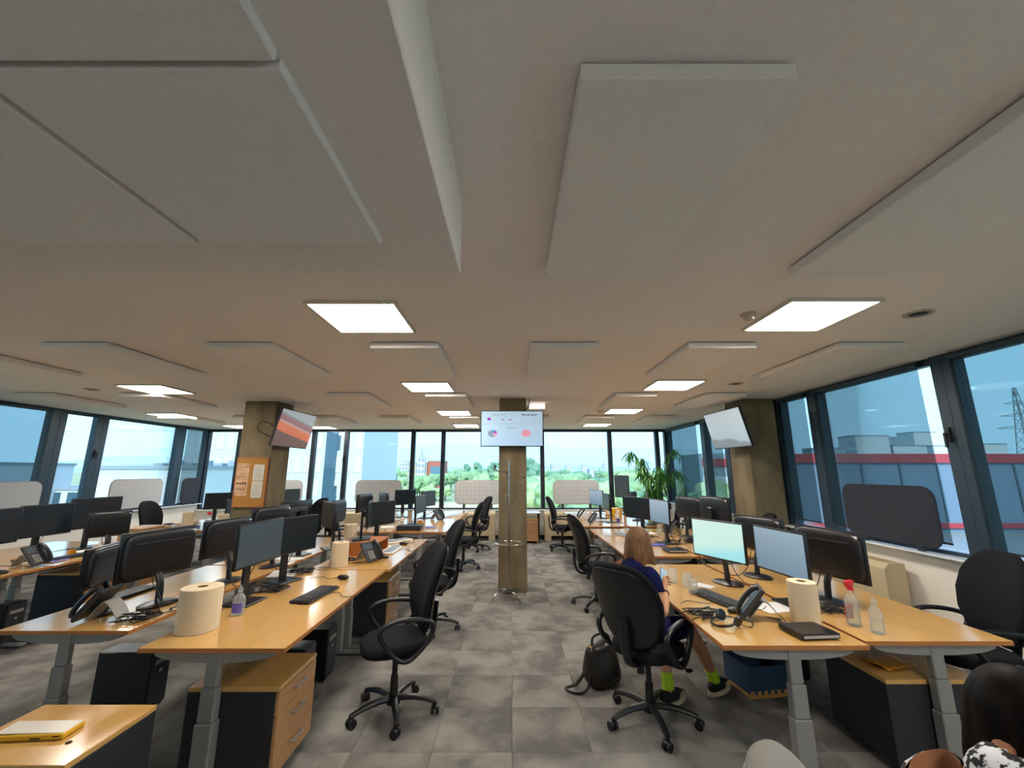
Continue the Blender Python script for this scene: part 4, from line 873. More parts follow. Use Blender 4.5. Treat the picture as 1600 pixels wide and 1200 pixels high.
# coat stand
r = empty('coat_stand', (-.04, 6.12, 0), 0, 'chrome coat stand in front of the middle pillar', 'coat stand')
B = bmn(); cyl(B, (0, 0, .1), (0, 0, 1.84), .016, n=14); cushion(B, .019, .019, .012, T(0, 0, 1.85)); sm('pole', B, 'steel', r)
for a, z_ in ((178, 1.70), (-5, 1.54), (100, 1.58), (260, 1.62)):
    m_ = T(0, 0, z_, rz=a); B = bmn(); tube(B, [m_ @ Vector(p) for p in smooth_pts([(.01, 0, 0), (.12, 0, .0), (.18, 0, .015), (.205, 0, .065)], 3)], .008, n=8); hk = sm('hook', B, 'steel', r)
    B = bmn(); cushion(B, .015, .015, .016, m_ @ T(.207, 0, .075), nu=12, nv=6); sm('hook_tip', B, 'plastic', hk)
for k in range(4):
    m_ = T(0, 0, 1.33, rz=90*k+40); B = bmn(); tube(B, [m_ @ Vector(p) for p in smooth_pts([(.012, 0, .06), (.06, 0, .05), (.07, 0, 0), (.05, 0, -.03)], 3)], .006, n=6); sm('small_hook', B, 'steel', r)
B = bmn(); tube(B, [(.2*cos(2*pi*i/36), .2*sin(2*pi*i/36), .73) for i in range(36)], .008, n=8, closed=True)
for k in range(4): a = pi/2*k+.4; cyl(B, (0, 0, .73), (.2*cos(a), .2*sin(a), .73), .005, n=6)
sm('umbrella_ring', B, 'steel', r)
B = bmn(); lathe(B, [(.03, .085), (.09, .095), (.09, .115), (.03, .13)], 24); sm('base_hub', B, 'plastic', r)
for k in range(4):
    m_ = T(rz=90*k+35); B = bmn(); tube(B, [m_ @ Vector(p) for p in smooth_pts([(.05, 0, .11), (.17, 0, .11), (.24, 0, .085), (.265, 0, .012)], 3)], .013, n=8); sm('foot', B, 'steel', r)

# ---------------------------------------------------------------- plant
def leaf_mesh(ln, wd, droop):
    me = bpy.data.meshes.new('leaf'); V = []; F = []; n = 6
    for i in range(n+1):
        t = i/n; wv = wd*sin(pi*min(t*1.02+.03, 1))**.7*.5; x = ln*t*(1-.25*droop*t); z = -droop*ln*.55*t*t
        V += [(x, -wv, z-wv*.25), (x, 0, z+.0), (x, wv, z-wv*.25)]
    for i in range(n):
        for k in (0, 1): a = 3*i+k; F.append((a, a+1, a+4, a+3))
    me.from_pydata(V, [], F); me.materials.append(M['leaf']); me.polygons.foreach_set('use_smooth', [True]*len(F)); return me
plant = r = empty('potted_plant', (3.30, 10.05, 0), 0, 'tall potted plant with narrow drooping leaves at the far right window', 'plant')
B = bmn(); lathe(B, [(.15, 0), (.17, .02), (.21, .38), (.22, .40), (.195, .40), (.19, .36)], 28); sm('pot', B, 'pot', r)
B = bmn(); lathe(B, [(.01, .355), (.188, .355), (.188, .36), (.01, .37)], 20); sm('soil', B, 'soil', r)
RP = random.Random(11); LM = [leaf_mesh(.30, .036, .6), leaf_mesh(.36, .040, .9), leaf_mesh(.25, .034, .4)]; ends = []
for k in range(13):
    a = 2*pi*k/13 + RP.uniform(-.3, .3); hh = RP.uniform(1.15, 2.2); sp = RP.uniform(.12, .55)
    p = smooth_pts([(.04*cos(a), .04*sin(a), .36), (.08*cos(a), .08*sin(a), .9), (sp*.5*cos(a), sp*.5*sin(a), hh*.8), (sp*cos(a), sp*sin(a), hh), (sp*1.35*cos(a), sp*1.35*sin(a), hh-.10)], 6)
    B = bmn(); tube(B, p, [max(.012*(1-i/len(p)), .003) for i in range(len(p))], n=6); sm('stem', B, 'stem', r); ends.append(p)
nl = 0
while nl < 290:
    p = RP.choice(ends); i = RP.randrange(int(len(p)*.30), len(p)); q = p[i]; o = bpy.data.objects.new('leaf', RP.choice(LM)); C.objects.link(o); o.parent = r
    o.location = q; o.rotation_euler = (RP.uniform(-.5, .5), RP.uniform(.1, 1.25), RP.uniform(0, 2*pi)); s_ = RP.uniform(.8, 1.25); o.scale = (s_,)*3; nl += 1

# ---------------------------------------------------------------- bag, crate, low items
r = empty('handbag', (.74, 3.84, 0), 20, 'shiny dark brown bag on the floor left of the woman\'s chair', 'bag')
B = bmn(); cushion(B, .15, .10, .16, T(0, 0, .16), pw=.7, pe=.6, nu=24, nv=12, fn=lambda p: Vector((p.x*(1-.18*(p.z/.16)), p.y*(1-.35*(p.z/.16)), p.z+.015*sin(p.x*30)))); sm('body', B, 'bag', r, 60)
B = bmn(); box(B, -.09, .09, -.082, -.07, .05, .16, bev=.02, seg=2); sm('front_pocket', B, 'bag', r)
B = bmn(); tube(B, smooth_pts([(-.08, 0, .28), (-.07, 0, .36), (.04, -.02, .38), (.09, 0, .29)], 4), .01, n=6, flat=1.5); sm('top_handle', B, 'bag', r)
B = bmn(); tube(B, smooth_pts([(-.13, -.05, .12), (-.2, -.1, .03), (-.29, -.06, .008), (-.32, .03, .008), (-.22, .05, .01), (-.14, .03, .1)], 4), .008, n=6, flat=1.8); sm('shoulder_strap', B, 'bag', r)
B = bmn(); box(B, -.11, .11, -.03, .03, .285, .296, bev=.004); sm('zip', B, 'gold', r)
r = empty('crate', (2.02, 3.78, 0), 8, 'blue crate with yellow-brown base under the right foreground desk', 'crate')
B = bmn(); box(B, -.22, .22, -.16, .16, 0.005, .035, bev=.004); [box(B, -.22+.055*k, -.19+.055*k, -.165, -.155, .03, .06) for k in range(9)]; obj('base', B, 'tan', r)
for a in ((-.22, .22, -.16, -.145), (-.22, .22, .145, .16), (-.22, -.205, -.145, .145), (.205, .22, -.145, .145)): B = bmn(); box(B, *a, .03, .22, bev=.003); obj('side_wall', B, 'crate', r)
place(docking_box, (2.02, 3.78, .036), 20, 'dark flat device lying in the blue crate', 'device', None, wx=.2, wy=.2, h_=.05)
r = empty('cloth', (2.42, 2.98, .50), 15, 'orange cloth on the right foreground cabinet', 'cloth')
B = bmn(); V = [[B.verts.new((-.13+.04*i, -.09+.045*j, .006+.012*abs(sin(i*1.7+j*1.1)))) for i in range(7)] for j in range(5)]
for j in range(4):
    for i in range(6): B.faces.new((V[j][i], V[j][i+1], V[j+1][i+1], V[j+1][i]))
o = sm('cloth_sheet', B, 'orange', r, 80); md = o.modifiers.new('s', 'SOLIDIFY'); md.thickness = .004
# jacket on the far chair
r = empty('jacket', (-3.30, 8.0, .86), 20, 'dark jacket hanging over the chair near the leftmost quilted screen', 'jacket')
B = bmn(); cushion(B, .085, .25, .26, T(-.03, 0, .03), pw=.6, pe=.5, fn=lambda p: Vector((p.x+.012*sin(p.y*40), p.y*(1-.3*max(p.z, 0)/.26), p.z))); sm('cloth', B, 'fabric', r, 70); B = bmn(); tube(B, smooth_pts([(.05, -.2, .15), (.08, -.22, 0), (.06, -.2, -.2)], 4), .04, n=8); sm('sleeve', B, 'fabric', r)
fill = bmn()
for _ in range(420):      # small inner leaves nobody could pick apart
    p = RP.choice(ends); q = p[RP.randrange(int(len(p)*.4), len(p))] + Vector((RP.uniform(-.05, .05), RP.uniform(-.05, .05), RP.uniform(-.05, .03)))
    m_ = T(*q, rx=RP.uniform(-30, 30), ry=RP.uniform(20, 85), rz=RP.uniform(0, 360)); L = RP.uniform(.16, .28)
    pts_ = [(0, 0, 0), (L*.35, .014, -.01), (L*.7, .012, -.04), (L, 0, -.09), (L*.7, -.012, -.04), (L*.35, -.014, -.01)]
    fill.faces.new([fill.verts.new(m_ @ Vector(v)) for v in pts_])
o = obj('inner_foliage', fill, 'leaf', plant); o['kind'] = 'stuff'

# ---------------------------------------------------------------- people
def skin(name, joints, edges, m, parent, root, sub=2):
    names = list(joints); me = bpy.data.meshes.new(name)
    me.from_pydata([joints[n][0] for n in names], [(names.index(a), names.index(b_)) for a, b_ in edges], [])
    o = bpy.data.objects.new(name, me); C.objects.link(o); o.modifiers.new('skin', 'SKIN')
    for i, n in enumerate(names):
        rr = joints[n][1]; v = me.skin_vertices[0].data[i]; v.radius = rr if isinstance(rr, tuple) else (rr, rr); v.use_root = (n == root)
    sb = o.modifiers.new('sub', 'SUBSURF'); sb.levels = sub; sb.render_levels = sub
    o.modifiers['skin'].branch_smoothing = .5
    bpy.context.view_layer.update(); dg = bpy.context.evaluated_depsgraph_get()
    m2 = bpy.data.meshes.new_from_object(o.evaluated_get(dg)); bpy.data.objects.remove(o)
    m2.materials.clear(); m2.materials.append(M[m]); m2.polygons.foreach_set('use_smooth', [True]*len(m2.polygons)); m2.name = name
    o = bpy.data.objects.new(name, m2); C.objects.link(o); o.parent = parent; return o
def chainE(*n): return list(zip(n, n[1:]))
def hand(J, E_, pre, wrist, fwd, up, side, curl=.7, sc=1.0):
    """palm and five fingers appended to the joint graph; side is the thumb side"""
    f, u, s_ = Vector(fwd).normalized(), Vector(up).normalized(), Vector(side).normalized(); w0 = Vector(wrist)
    J[pre+'palm'] = (tuple(w0 + f*.045*sc), (.017, .026)); E_.append((pre+'wrist', pre+'palm'))
    for k, (off, L) in enumerate(((.027, .068), (.010, .076), (-.008, .071), (-.025, .056))):
        b0 = w0 + f*.082*sc + s_*off; d1 = (f*cos(curl*.5) - u*sin(curl*.5)); d2 = (f*cos(curl*1.4) - u*sin(curl*1.4)); d3 = (f*cos(curl*2.1) - u*sin(curl*2.1))
        a1 = b0 + d1*L*.45; a2 = a1 + d2*L*.32; a3 = a2 + d3*L*.23
        for n, p, rr in (('b', b0, .0095), ('1', a1, .0085), ('2', a2, .008), ('3', a3, .0065)): J[f'{pre}f{k}{n}'] = (tuple(p), rr)
        E_ += [(pre+'palm', f'{pre}f{k}b')] + chainE(*[f'{pre}f{k}{n}' for n in 'b123'])
    t0 = w0 + f*.03*sc + s_*.034; t1 = t0 + (f*.6 + s_*.6 - u*.3)*.034; t2 = t1 + (f*.9 - u*.45 + s_*.05)*.03
    for n, p, rr in (('t0', t0, .0125), ('t1', t1, .0105), ('t2', t2, .008)): J[pre+n] = (tuple(p), rr)
    E_ += [(pre+'palm', pre+'t0'), (pre+'t0', pre+'t1'), (pre+'t1', pre+'t2')]
def hair_shell(parent, c, m, length, rad=.098, tilt=0, wid=2.35, seed=1):
    n1, n2 = 46, 26; B = bmn(); V = []
    for j in range(n2 + 1):
        t = j/n2; row = []
        for i in range(n1 + 1):
            u = -1 + 2*i/n1; ph = pi + u*wid; ridge = .003*sin(ph*9+seed) + .0015*sin(ph*23+2*seed)
            if t < .45:
                th = t/.45*pi/2; rr = (rad+ridge*t*2)*sin(th)+.0005; z = rad*1.12*cos(th)
            else:
                q = (t-.45)/.55; ln = length*(1 + .10*sin(ph*5+seed) - .0*abs(u)); rr = rad + ridge*(1+q) + .010*sin(q*pi) + .010*q*sin(ph*5+seed) + .014*q*q; z = -ln*q
            row.append(B.verts.new(Vector((c[0] + rr*cos(ph)*1.08, c[1] + rr*sin(ph)*.92, c[2] + z))))
        V.append(row)
    for j in range(n2):
        for i in range(n1): B.faces.new((V[j][i], V[j][i+1], V[j+1][i+1], V[j+1][i]))
    o = sm('hair', B, m, parent, 80); md = o.modifiers.new('s', 'SOLIDIFY'); md.thickness = .012; md.offset = -1; return o
def face(parent, c, skinm='skin'):
    x, y, z = c
    for s in (-1, 1):
        B = bmn(); cushion(B, .011, .013, .011, T(x+.083, y+s*.031, z+.005), pw=1, pe=1, nu=14, nv=8); e_ = sm('eye', B, 'paper', parent)
        B = bmn(); cushion(B, .004, .006, .006, T(x+.0925, y+s*.031, z+.005), pw=1, pe=1, nu=10, nv=6); sm('iris', B, 'ink_dark', e_)
        B = bmn(); cushion(B, .016, .007, .028, T(x-.005, y+s*.083, z-.005), pw=1, pe=1, nu=12, nv=8); sm('ear', B, skinm, parent)
        B = bmn(); tube(B, [(x+.092, y+s*.018, z+.028), (x+.092, y+s*.034, z+.033), (x+.082, y+s*.05, z+.027)], .0035, n=6); sm('eyebrow', B, 'hair', parent)
    B = bmn(); tube(B, smooth_pts([(x+.088, y, z+.015), (x+.105, y, z-.018), (x+.090, y, z-.03)], 3), [.007, .008, .010, .012, .012, .011, .008], n=8); sm('nose', B, skinm, parent)
    B = bmn(); cushion(B, .008, .022, .006, T(x+.086, y, z-.055), pw=1, pe=1, nu=14, nv=6); sm('mouth', B, 'riser_wood', parent)
def cloth(name, body, J, E_, keep, m, off=.010):
    """garment cut from the body surface: keep maps a bone to the (t0, t1) stretch it covers"""
    segs = [(a, b_, Vector(J[a][0]), Vector(J[b_][0])) for a, b_ in E_]; me = body.data; K_ = []
    for f in me.polygons:
        c = f.center; best = None
        for a, b_, p, q in segs:
            d = q - p; t = max(0, min(1, (c-p).dot(d)/max(d.length_squared, 1e-9))); ra, rb = (J[n][1] if not isinstance(J[n][1], tuple) else sum(J[n][1])/2 for n in (a, b_))
            dist = (c - (p + d*t)).length / (ra + (rb-ra)*t)
            if best is None or dist < best[0]: best = (dist, (a, b_), t)
        r_ = keep.get(best[1])
        if r_ and r_[0] <= best[2] <= r_[1]: K_.append(f)
    B = bmn(); mp = {}
    for f in K_:
        vs = []
        for i in f.vertices:
            if i not in mp: v = me.vertices[i]; mp[i] = B.verts.new(v.co + v.normal*off)
            vs.append(mp[i])
        try: B.faces.new(vs)
        except ValueError: pass
    for _ in range(2): bmesh.ops.smooth_vert(B, verts=[v for v in B.verts if v.is_boundary], factor=.5, use_axis_x=True, use_axis_y=True, use_axis_z=True)
    o = sm(name, B, m, body.parent, 80); md = o.modifiers.new('s', 'SOLIDIFY'); md.thickness = .004; md.offset = 1; return o
pw_ = empty('person', (.95, 3.35, 0), 40, 'seated person with shoulder-length auburn hair in a navy top, looking down at a phone', 'person')
J = dict(pelvis=((-.06, 0, .60), (.12, .15)), waist=((-.09, 0, .74), (.095, .12)), chest=((-.09, 0, .90), (.10, .14)), upper=((-.07, 0, .99), (.075, .11)), neck=((-.03, 0, 1.06), .05), skull0=((.005, 0, 1.115), (.062, .058)), skull=((.02, 0, 1.17), (.088, .078)), crown=((.015, 0, 1.215), (.07, .065)),
         rsh=((-.07, -.165, .975), .050), relb=((-.10, -.235, .745), .038), rfore=((.0, -.20, .77), .036), rwrist=((.13, -.135, .84), .024),
         lsh=((-.07, .165, .975), .050), lelb=((.0, .23, .76), .038), lfore=((.09, .17, .77), .034), lwrist=((.17, .06, .80), .024),
         rhip=((-.02, -.09, .58), .085), rknee=((.42, -.12, .54), .060), rcalf=((.58, -.14, .34), .052), rank=((.72, -.15, .11), .034), rheel=((.72, -.15, .06), .03), rtoe=((.86, -.16, .045), .028),
         lhip=((-.02, .09, .58), .085), lknee=((.40, .10, .56), .060), lcalf=((.36, .05, .34), .050), lank=((.30, .0, .12), .034), lheel=((.29, .0, .06), .03), ltoe=((.42, -.01, .04), .028))
E_ = chainE('pelvis', 'waist', 'chest', 'upper', 'neck', 'skull0', 'skull', 'crown') + chainE('upper', 'rsh', 'relb', 'rfore', 'rwrist') + chainE('upper', 'lsh', 'lelb', 'lfore', 'lwrist') + chainE('pelvis', 'rhip', 'rknee', 'rcalf', 'rank', 'rheel', 'rtoe') + chainE('pelvis', 'lhip', 'lknee', 'lcalf', 'lank', 'lheel', 'ltoe')
hand(J, E_, 'r', J['rwrist'][0], (.6, .35, .45), (-.3, .8, .3), (.0, .35, .9), curl=.75)
hand(J, E_, 'l', J['lwrist'][0], (.6, -.6, .1), (0, 0, -1), (.6, .6, 0), curl=.6)
bd = skin('body', J, E_, 'skin', pw_, 'pelvis')
F_ = (0, 1)
cloth('top', bd, J, E_, {('pelvis', 'waist'): F_, ('waist', 'chest'): F_, ('chest', 'upper'): F_, ('upper', 'neck'): (0, .22), ('upper', 'rsh'): F_, ('upper', 'lsh'): F_, ('rsh', 'relb'): (0, .42), ('lsh', 'lelb'): (0, .42)}, 'navy', .010)
cloth('shorts', bd, J, E_, {('pelvis', 'waist'): (0, .45), ('pelvis', 'rhip'): F_, ('pelvis', 'lhip'): F_, ('rhip', 'rknee'): (0, .92), ('lhip', 'lknee'): (0, .92)}, 'navy', .013)
for s, a, h_, t_ in (('r', 'rank', 'rheel', 'rtoe'), ('l', 'lank', 'lheel', 'ltoe')):
    A, H_, T_ = (Vector(J[k][0]) for k in (a, h_, t_)); up_ = (Vector(J[s+'calf'][0]) - A).normalized()
    B = bmn(); tube(B, smooth_pts([A+up_*.085, A+up_*.03, A-Vector((0, 0, .02))], 3), [.044, .043, .042, .042, .042, .043, .044][:7], n=14); sm('sock', B, 'sock', pw_)
    dd = (T_-H_); dd.z = 0; dd.normalize(); an = math.degrees(math.atan2(dd.y, dd.x)); mm_ = T(H_.x+dd.x*.06, H_.y+dd.y*.06, 0, rz=an)
    B = bmn(); cushion(B, .14, .048, .045, mm_ @ T(0, 0, .055), pw=.8, pe=.8, nu=24, nv=12, fn=lambda p: Vector((p.x, p.y*(1 - .15*(p.x < 0)), p.z*(1.0 - .45*max(p.x/.14, 0)) - .012*max(p.x/.14, 0)))); sh_ = sm('shoe', B, 'shoe', pw_)
    B = bmn(); pts_ = [(.145*cos(q), .052*sin(q)) for q in [2*pi*i/20 for i in range(20)]]; prism(B, pts_, .028, mm_ @ T(0, 0, .001)); obj('sole', B, 'sole', sh_)
    for k in range(3): B = bmn(); box(B, -.004, .004, -.052, .052, .03, .075, bev=.002, mx=mm_ @ T(.01+.022*k, 0, 0, ry=20)); obj('stripe', B, 'sole', sh_)
hr = hair_shell(pw_, (.02, 0, 1.185), 'hair', .15)
face(pw_, (.02, 0, 1.165))
wr = Vector(J['rwrist'][0]); fo = Vector(J['rfore'][0]); B = bmn(); d_ = (wr-fo).normalized(); c0 = wr-d_*.03; cyl(B, c0, c0+d_*.014, .0285, .0275, n=18); sm('bracelet', B, 'dark_board', pw_)
# phone in her hand
mw = Matrix.Translation((.95, 3.35, 0)) @ Matrix.Rotation(radians(40), 4, 'Z'); ph = mw @ Vector((.235, -.06, .905))
r = empty('mobile_phone', tuple(ph), 0, 'dark smartphone in the right hand of the auburn-haired person', 'phone'); r.rotation_euler = (radians(-28), radians(35), radians(20))
B = bmn(); box(B, -.036, .036, -.004, .004, -.072, .072, bev=.003); obj('case', B, 'plastic', r); B = bmn(); box(B, -.033, .033, -.0048, -.0038, -.066, .066); obj('screen', B, 'screen_blue', r)

# person cut off in the bottom right corner, seen from behind
p2 = empty('person', (1.21, 1.16, 0), 66, 'dark-haired person from behind in a black and white patterned top, bottom right corner', 'person')
J = dict(pelvis=((-.02, 0, .58), (.13, .16)), waist=((-.03, 0, .72), (.11, .13)), chest=((-.02, 0, .87), (.11, .14)), upper=((-.01, 0, .955), (.08, .12)), neck=((.03, -.02, 1.02), .052), skull0=((.085, -.05, 1.045), (.062, .058)), skull=((.12, -.08, 1.065), (.088, .078)), crown=((.125, -.085, 1.10), (.068, .062)),
         rsh=((-.01, -.175, .93), .054), relb=((.05, -.22, .70), .042), rwrist=((.27, -.12, .70), .026), lsh=((-.01, .175, .93), .054), lelb=((.05, .22, .70), .042), lwrist=((.27, .12, .70), .026),
         rhip=((.02, -.09, .56), .09), rknee=((.44, -.11, .54), .064), rank=((.42, -.11, .10), .036), rtoe=((.55, -.11, .04), .03), lhip=((.02, .09, .56), .09), lknee=((.44, .11, .54), .064), lank=((.42, .11, .10), .036), ltoe=((.55, .11, .04), .03))
E_ = chainE('pelvis', 'waist', 'chest', 'upper', 'neck', 'skull0', 'skull', 'crown') + chainE('upper', 'rsh', 'relb', 'rwrist') + chainE('upper', 'lsh', 'lelb', 'lwrist') + chainE('pelvis', 'rhip', 'rknee', 'rank', 'rtoe') + chainE('pelvis', 'lhip', 'lknee', 'lank', 'ltoe')
hand(J, E_, 'r', J['rwrist'][0], (1, .2, 0), (0, 0, 1), (0, 1, 0), curl=.4); hand(J, E_, 'l', J['lwrist'][0], (1, -.2, 0), (0, 0, 1), (0, -1, 0), curl=.4)
bd = skin('body', J, E_, 'skin', p2, 'pelvis')
cloth('top', bd, J, E_, {('pelvis', 'waist'): F_, ('waist', 'chest'): F_, ('chest', 'upper'): F_, ('upper', 'neck'): (0, .30), ('upper', 'rsh'): F_, ('upper', 'lsh'): F_, ('rsh', 'relb'): (0, .9), ('lsh', 'lelb'): (0, .9)}, 'pattern', .010)
cloth('trousers', bd, J, E_, {('pelvis', 'waist'): (0, .4), ('pelvis', 'rhip'): F_, ('pelvis', 'lhip'): F_, ('rhip', 'rknee'): F_, ('lhip', 'lknee'): F_, ('rknee', 'rank'): (0, .95), ('lknee', 'lank'): (0, .95)}, 'fabric', .012)
for s_ in ('r', 'l'):
    T_ = Vector(J[s_+'toe'][0]); B = bmn(); cushion(B, .14, .048, .045, T(T_.x-.07, T_.y, .046), pw=.8, pe=.8, nu=20, nv=10); sm('shoe', B, 'shoe', p2)
hair_shell(p2, (.11, -.08, 1.075), 'hair_dark', .20, rad=.118, seed=3); face(p2, (.12, -.08, 1.06))

# ---------------------------------------------------------------- outside
M.update(grass=mat('grass_ground', '#97a27e', 1, col2='#a9b292', scale=.02, detail=6), field=mat('dry_field', '#cdbf94', 1, col2='#d8cca6', scale=.05), tarmac=mat('tarmac', '#8a9298', .9),
    crown_a=mat('crown_green', '#7fa27c', 1, col2='#a3c090', scale=.9, bump=1, bscale=2, per_object=True), crown_b=mat('crown_deep', '#5f8a74', 1, col2='#86ab8e', scale=.9, bump=1, bscale=2, per_object=True), crown_c=mat('crown_yellow', '#9ab884', 1, col2='#bdd0a0', scale=.9, bump=1, bscale=2, per_object=True),
    trunk=mat('bark', '#5a4a38', .9), hill=mat('hazed_distant_hill', '#aecbd4', 1), hill2=mat('hazed_nearer_hill', '#a3c0c0', 1), city=mat('city_white', '#d2d6d8', .8), city2=mat('city_grey', '#93a0aa', .8), city3=mat('city_red', '#b86a5a', .8), city4=mat('city_beige', '#c2b49c', .8),  # hill colours paled towards blue to stand in for distance haze
    facade=mat('white_facade', '#c8d2d6', .5), facade_glass=mat('facade_glass', '#5f8296', .12, spec=.8), facade_dark=mat('dark_glass', '#3d5a6b', .1, spec=.8), roof_red=mat('red_roof', '#c0705a', .9), blue_wall=mat('blue_cladding', '#73879c', .6), red_band=mat('red_band', '#b03c44', .6), pylon=mat('pylon', '#8f9ca4', .6), bill=mat('billboard_blue', '#3a6a9a', .7))
GZ = -12.3
B = bmn(); box(B, -9000, 9000, -500, 9000, GZ-.5, GZ); o = obj('ground', B, 'grass'); o['kind'] = 'structure'
B = bmn(); V = [B.verts.new((x, y, GZ+.05)) for x, y in ((-52, 78), (14, 74), (22, 110), (-5, 190), (-62, 200), (-66, 140))]; B.faces.new(V); q = bmesh.ops.extrude_face_region(B, geom=B.faces[:]); bmesh.ops.translate(B, verts=[v for v in q['geom'] if isinstance(v, bmesh.types.BMVert)], vec=(0, 0, .08)); o = obj('field', B, 'field'); o['kind'] = 'structure'
B = bmn(); box(B, 28, 200, 20, 99, GZ, GZ+.05); o = obj('yard', B, 'tarmac'); o['kind'] = 'structure'
def ridge(name, y, x0, x1, f, m):
    B = bmn(); n = 90; R1 = []
    for i in range(n+1):
        x = x0 + (x1-x0)*i/n; h_ = f(x)
        R1.append([Vector((x, y-600, GZ)), Vector((x, y-250, GZ+h_*.45)), Vector((x, y, GZ+h_)), Vector((x, y+500, GZ))])
    rings(B, R1); o = sm(name, B, m, ang=60); o['kind'] = 'structure'; return o
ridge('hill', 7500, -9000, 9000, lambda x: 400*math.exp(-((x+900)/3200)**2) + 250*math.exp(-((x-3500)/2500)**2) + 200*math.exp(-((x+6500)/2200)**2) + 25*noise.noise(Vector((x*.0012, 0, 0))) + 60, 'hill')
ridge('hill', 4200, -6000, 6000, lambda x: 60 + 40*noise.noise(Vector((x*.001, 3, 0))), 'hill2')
# trees
def tree(kind=0, m='crown_a'):
    r = empty('tree'); R = random.Random(kind); B = bmn()
    H = 1.0
    for k in range((11, 9, 12)[kind % 3]):
        if kind == 1: c = Vector((R.uniform(-.06, .06), R.uniform(-.06, .06), .22+.70*k/9)); rad = .17*(1-.55*abs(k/9-.35))
        else: a = R.uniform(0, 2*pi); q = R.uniform(0, .26); c = Vector((q*cos(a), q*sin(a), R.uniform(.42, .82))); rad = R.uniform(.14, .22)
        rr = bmesh.ops.create_icosphere(B, subdivisions=3, radius=rad)
        for v in rr['verts']:
            d = v.co.normalized(); v.co = c + v.co + d*(.10*rad/.2)*(noise.noise((v.co+c)*9+Vector((kind, 0, 0)))) + d*.035*noise.noise((v.co+c)*28)
    sm('crown', B, m, r, 70); B = bmn(); tube(B, [(0, 0, 0), (.01, .01, .3), (0, 0, .62)], [.035, .025, .012], n=7); sm('trunk', B, 'trunk', r); return r
RT_ = random.Random(21); TG = 'trees beyond the far window'
def put_tree(x, y, h_, kind, m, label, grp=TG, wide=1.0):
    o = place(tree, (x, y, GZ), RT_.uniform(0, 360), label, 'tree', grp, scale=h_, kind=kind, m=m); o.scale = (h_*wide, h_*wide, h_); return o
LB = ['broad pale green tree in the belt outside the far window', 'broad deep green tree in the belt outside the far window', 'bushy yellow-green tree in the belt outside the far window']
n_t = 0
for y0, y1, x0, x1, n_, h0, h1 in ((88, 120, 4, 52, 20, 8, 12.5), (120, 190, 0, 78, 30, 9, 14), (200, 330, -85, 130, 46, 9, 15), (330, 620, -200, 240, 60, 10, 16), (620, 1200, -420, 460, 60, 12, 20)):
    for k in range(n_):
        x = x0 + (x1-x0)*(k+RT_.random())/n_; y = RT_.uniform(y0, y1); kk = RT_.choice((0, 2)); mi = RT_.choice((0, 0, 1, 2)) if y < 330 else RT_.choice((0, 1))
        if 205 < y < 300 and x < -62: continue
        put_tree(x, y, RT_.uniform(h0, h1), kk, ('crown_a', 'crown_b', 'crown_c')[mi], LB[mi], TG, 1.15)
put_tree(9.5, 200, 21, 1, 'crown_b', 'tall slim conifer just right of the middle pillar', None)
for k, (x, y) in enumerate(((-34, 420), (-20, 430), (-12, 425), (-55, 520))): put_tree(x, y, 24, 1, 'crown_b', 'slim poplar on the skyline left of the middle pillar', 'slim poplars on the skyline')
for k in range(14): put_tree(-120 + 6*k + RT_.uniform(-3, 3), RT_.uniform(75, 120) + 40, RT_.uniform(8, 12), 0, 'crown_a', 'green tree outside the left windows', 'trees outside the left windows')
for k in range(10): put_tree(-70 + 4.2*k, RT_.uniform(205, 225), RT_.uniform(6, 9), 2, 'crown_c', 'bushy yellow-green tree at the edge of the dry field', 'bushes at the edge of the dry field', 1.3)
# buildings
def building(x0, x1, y0, y1, z1, m, label, roof='city2', cols=0, rows_=0, wm='facade_glass', grp=None, side=False, wz0=None, name='building'):
    r = empty(name, ((x0+x1)/2, (y0+y1)/2, GZ), 0, label, 'building', grp); cx, cy = (x0+x1)/2, (y0+y1)/2; H = z1-GZ
    B = bmn(); box(B, x0-cx, x1-cx, y0-cy, y1-cy, 0, H); obj('wall', B, m, r)
    B = bmn(); box(B, x0-cx-.15, x1-cx+.15, y0-cy-.15, y1-cy+.15, H, H+.35); obj('roof', B, roof, r)
    if cols:
        W = (x1-x0)/cols; hh = H/rows_; me = None
        for i in range(cols):
            for j in range(rows_):
                if me is None:
                    B = bmn(); box(B, -W*.34, W*.34, -.08, .0, -hh*.32, hh*.32, bev=.02); me = obj('window', B, wm, r); w_ = me
                else: w_ = me.copy(); C.objects.link(w_)
                w_.location = (x0-cx+W*(i+.5), y0-cy, hh*(j+.5)+.2)
    return r
tw = building(-46.5, -21.2, 60, 78, 30, 'facade', 'tall white office tower beyond the left end of the far window', cols=18, rows_=13, wm='city')
B = bmn(); box(B, 33.85-26.5, 33.85-24.9, -9.25, -9, 0, 42); obj('stair_glazing', B, 'facade_dark', tw)
B = bmn(); box(B, 33.85-25.0, 33.85-24.5, -9.2, -9, 17, 19); box(B, 33.85-25.0, 33.85-24.5, -9.2, -9, 10, 12); obj('stair_window', B, 'facade_dark', tw)
lw_ = building(-41.5, -30.5, 42, 55, 1.9, 'facade', 'low white building with recessed panels outside the left window', cols=4, rows_=3, wm='city')
for k in range(6): B = bmn(); box(B, -5+k*1.7, -4+k*1.7, 0, 1, 14.3, 14.9+.3*(k % 2)); obj('roof_unit', B, 'city2', lw_)
building(-74, -52, 62, 80, -1.0, 'city', 'low white building seen through the narrow left window', cols=7, rows_=4, wm='facade_dark')
building(-60, -44.5, 41, 52, -4.5, 'facade', 'small white building below the narrow left window', cols=5, rows_=3, wm='facade_dark')
building(-95, -66, 50, 64, 2.5, 'city', 'white building behind the leftmost blind', cols=7, rows_=4, wm='city2')
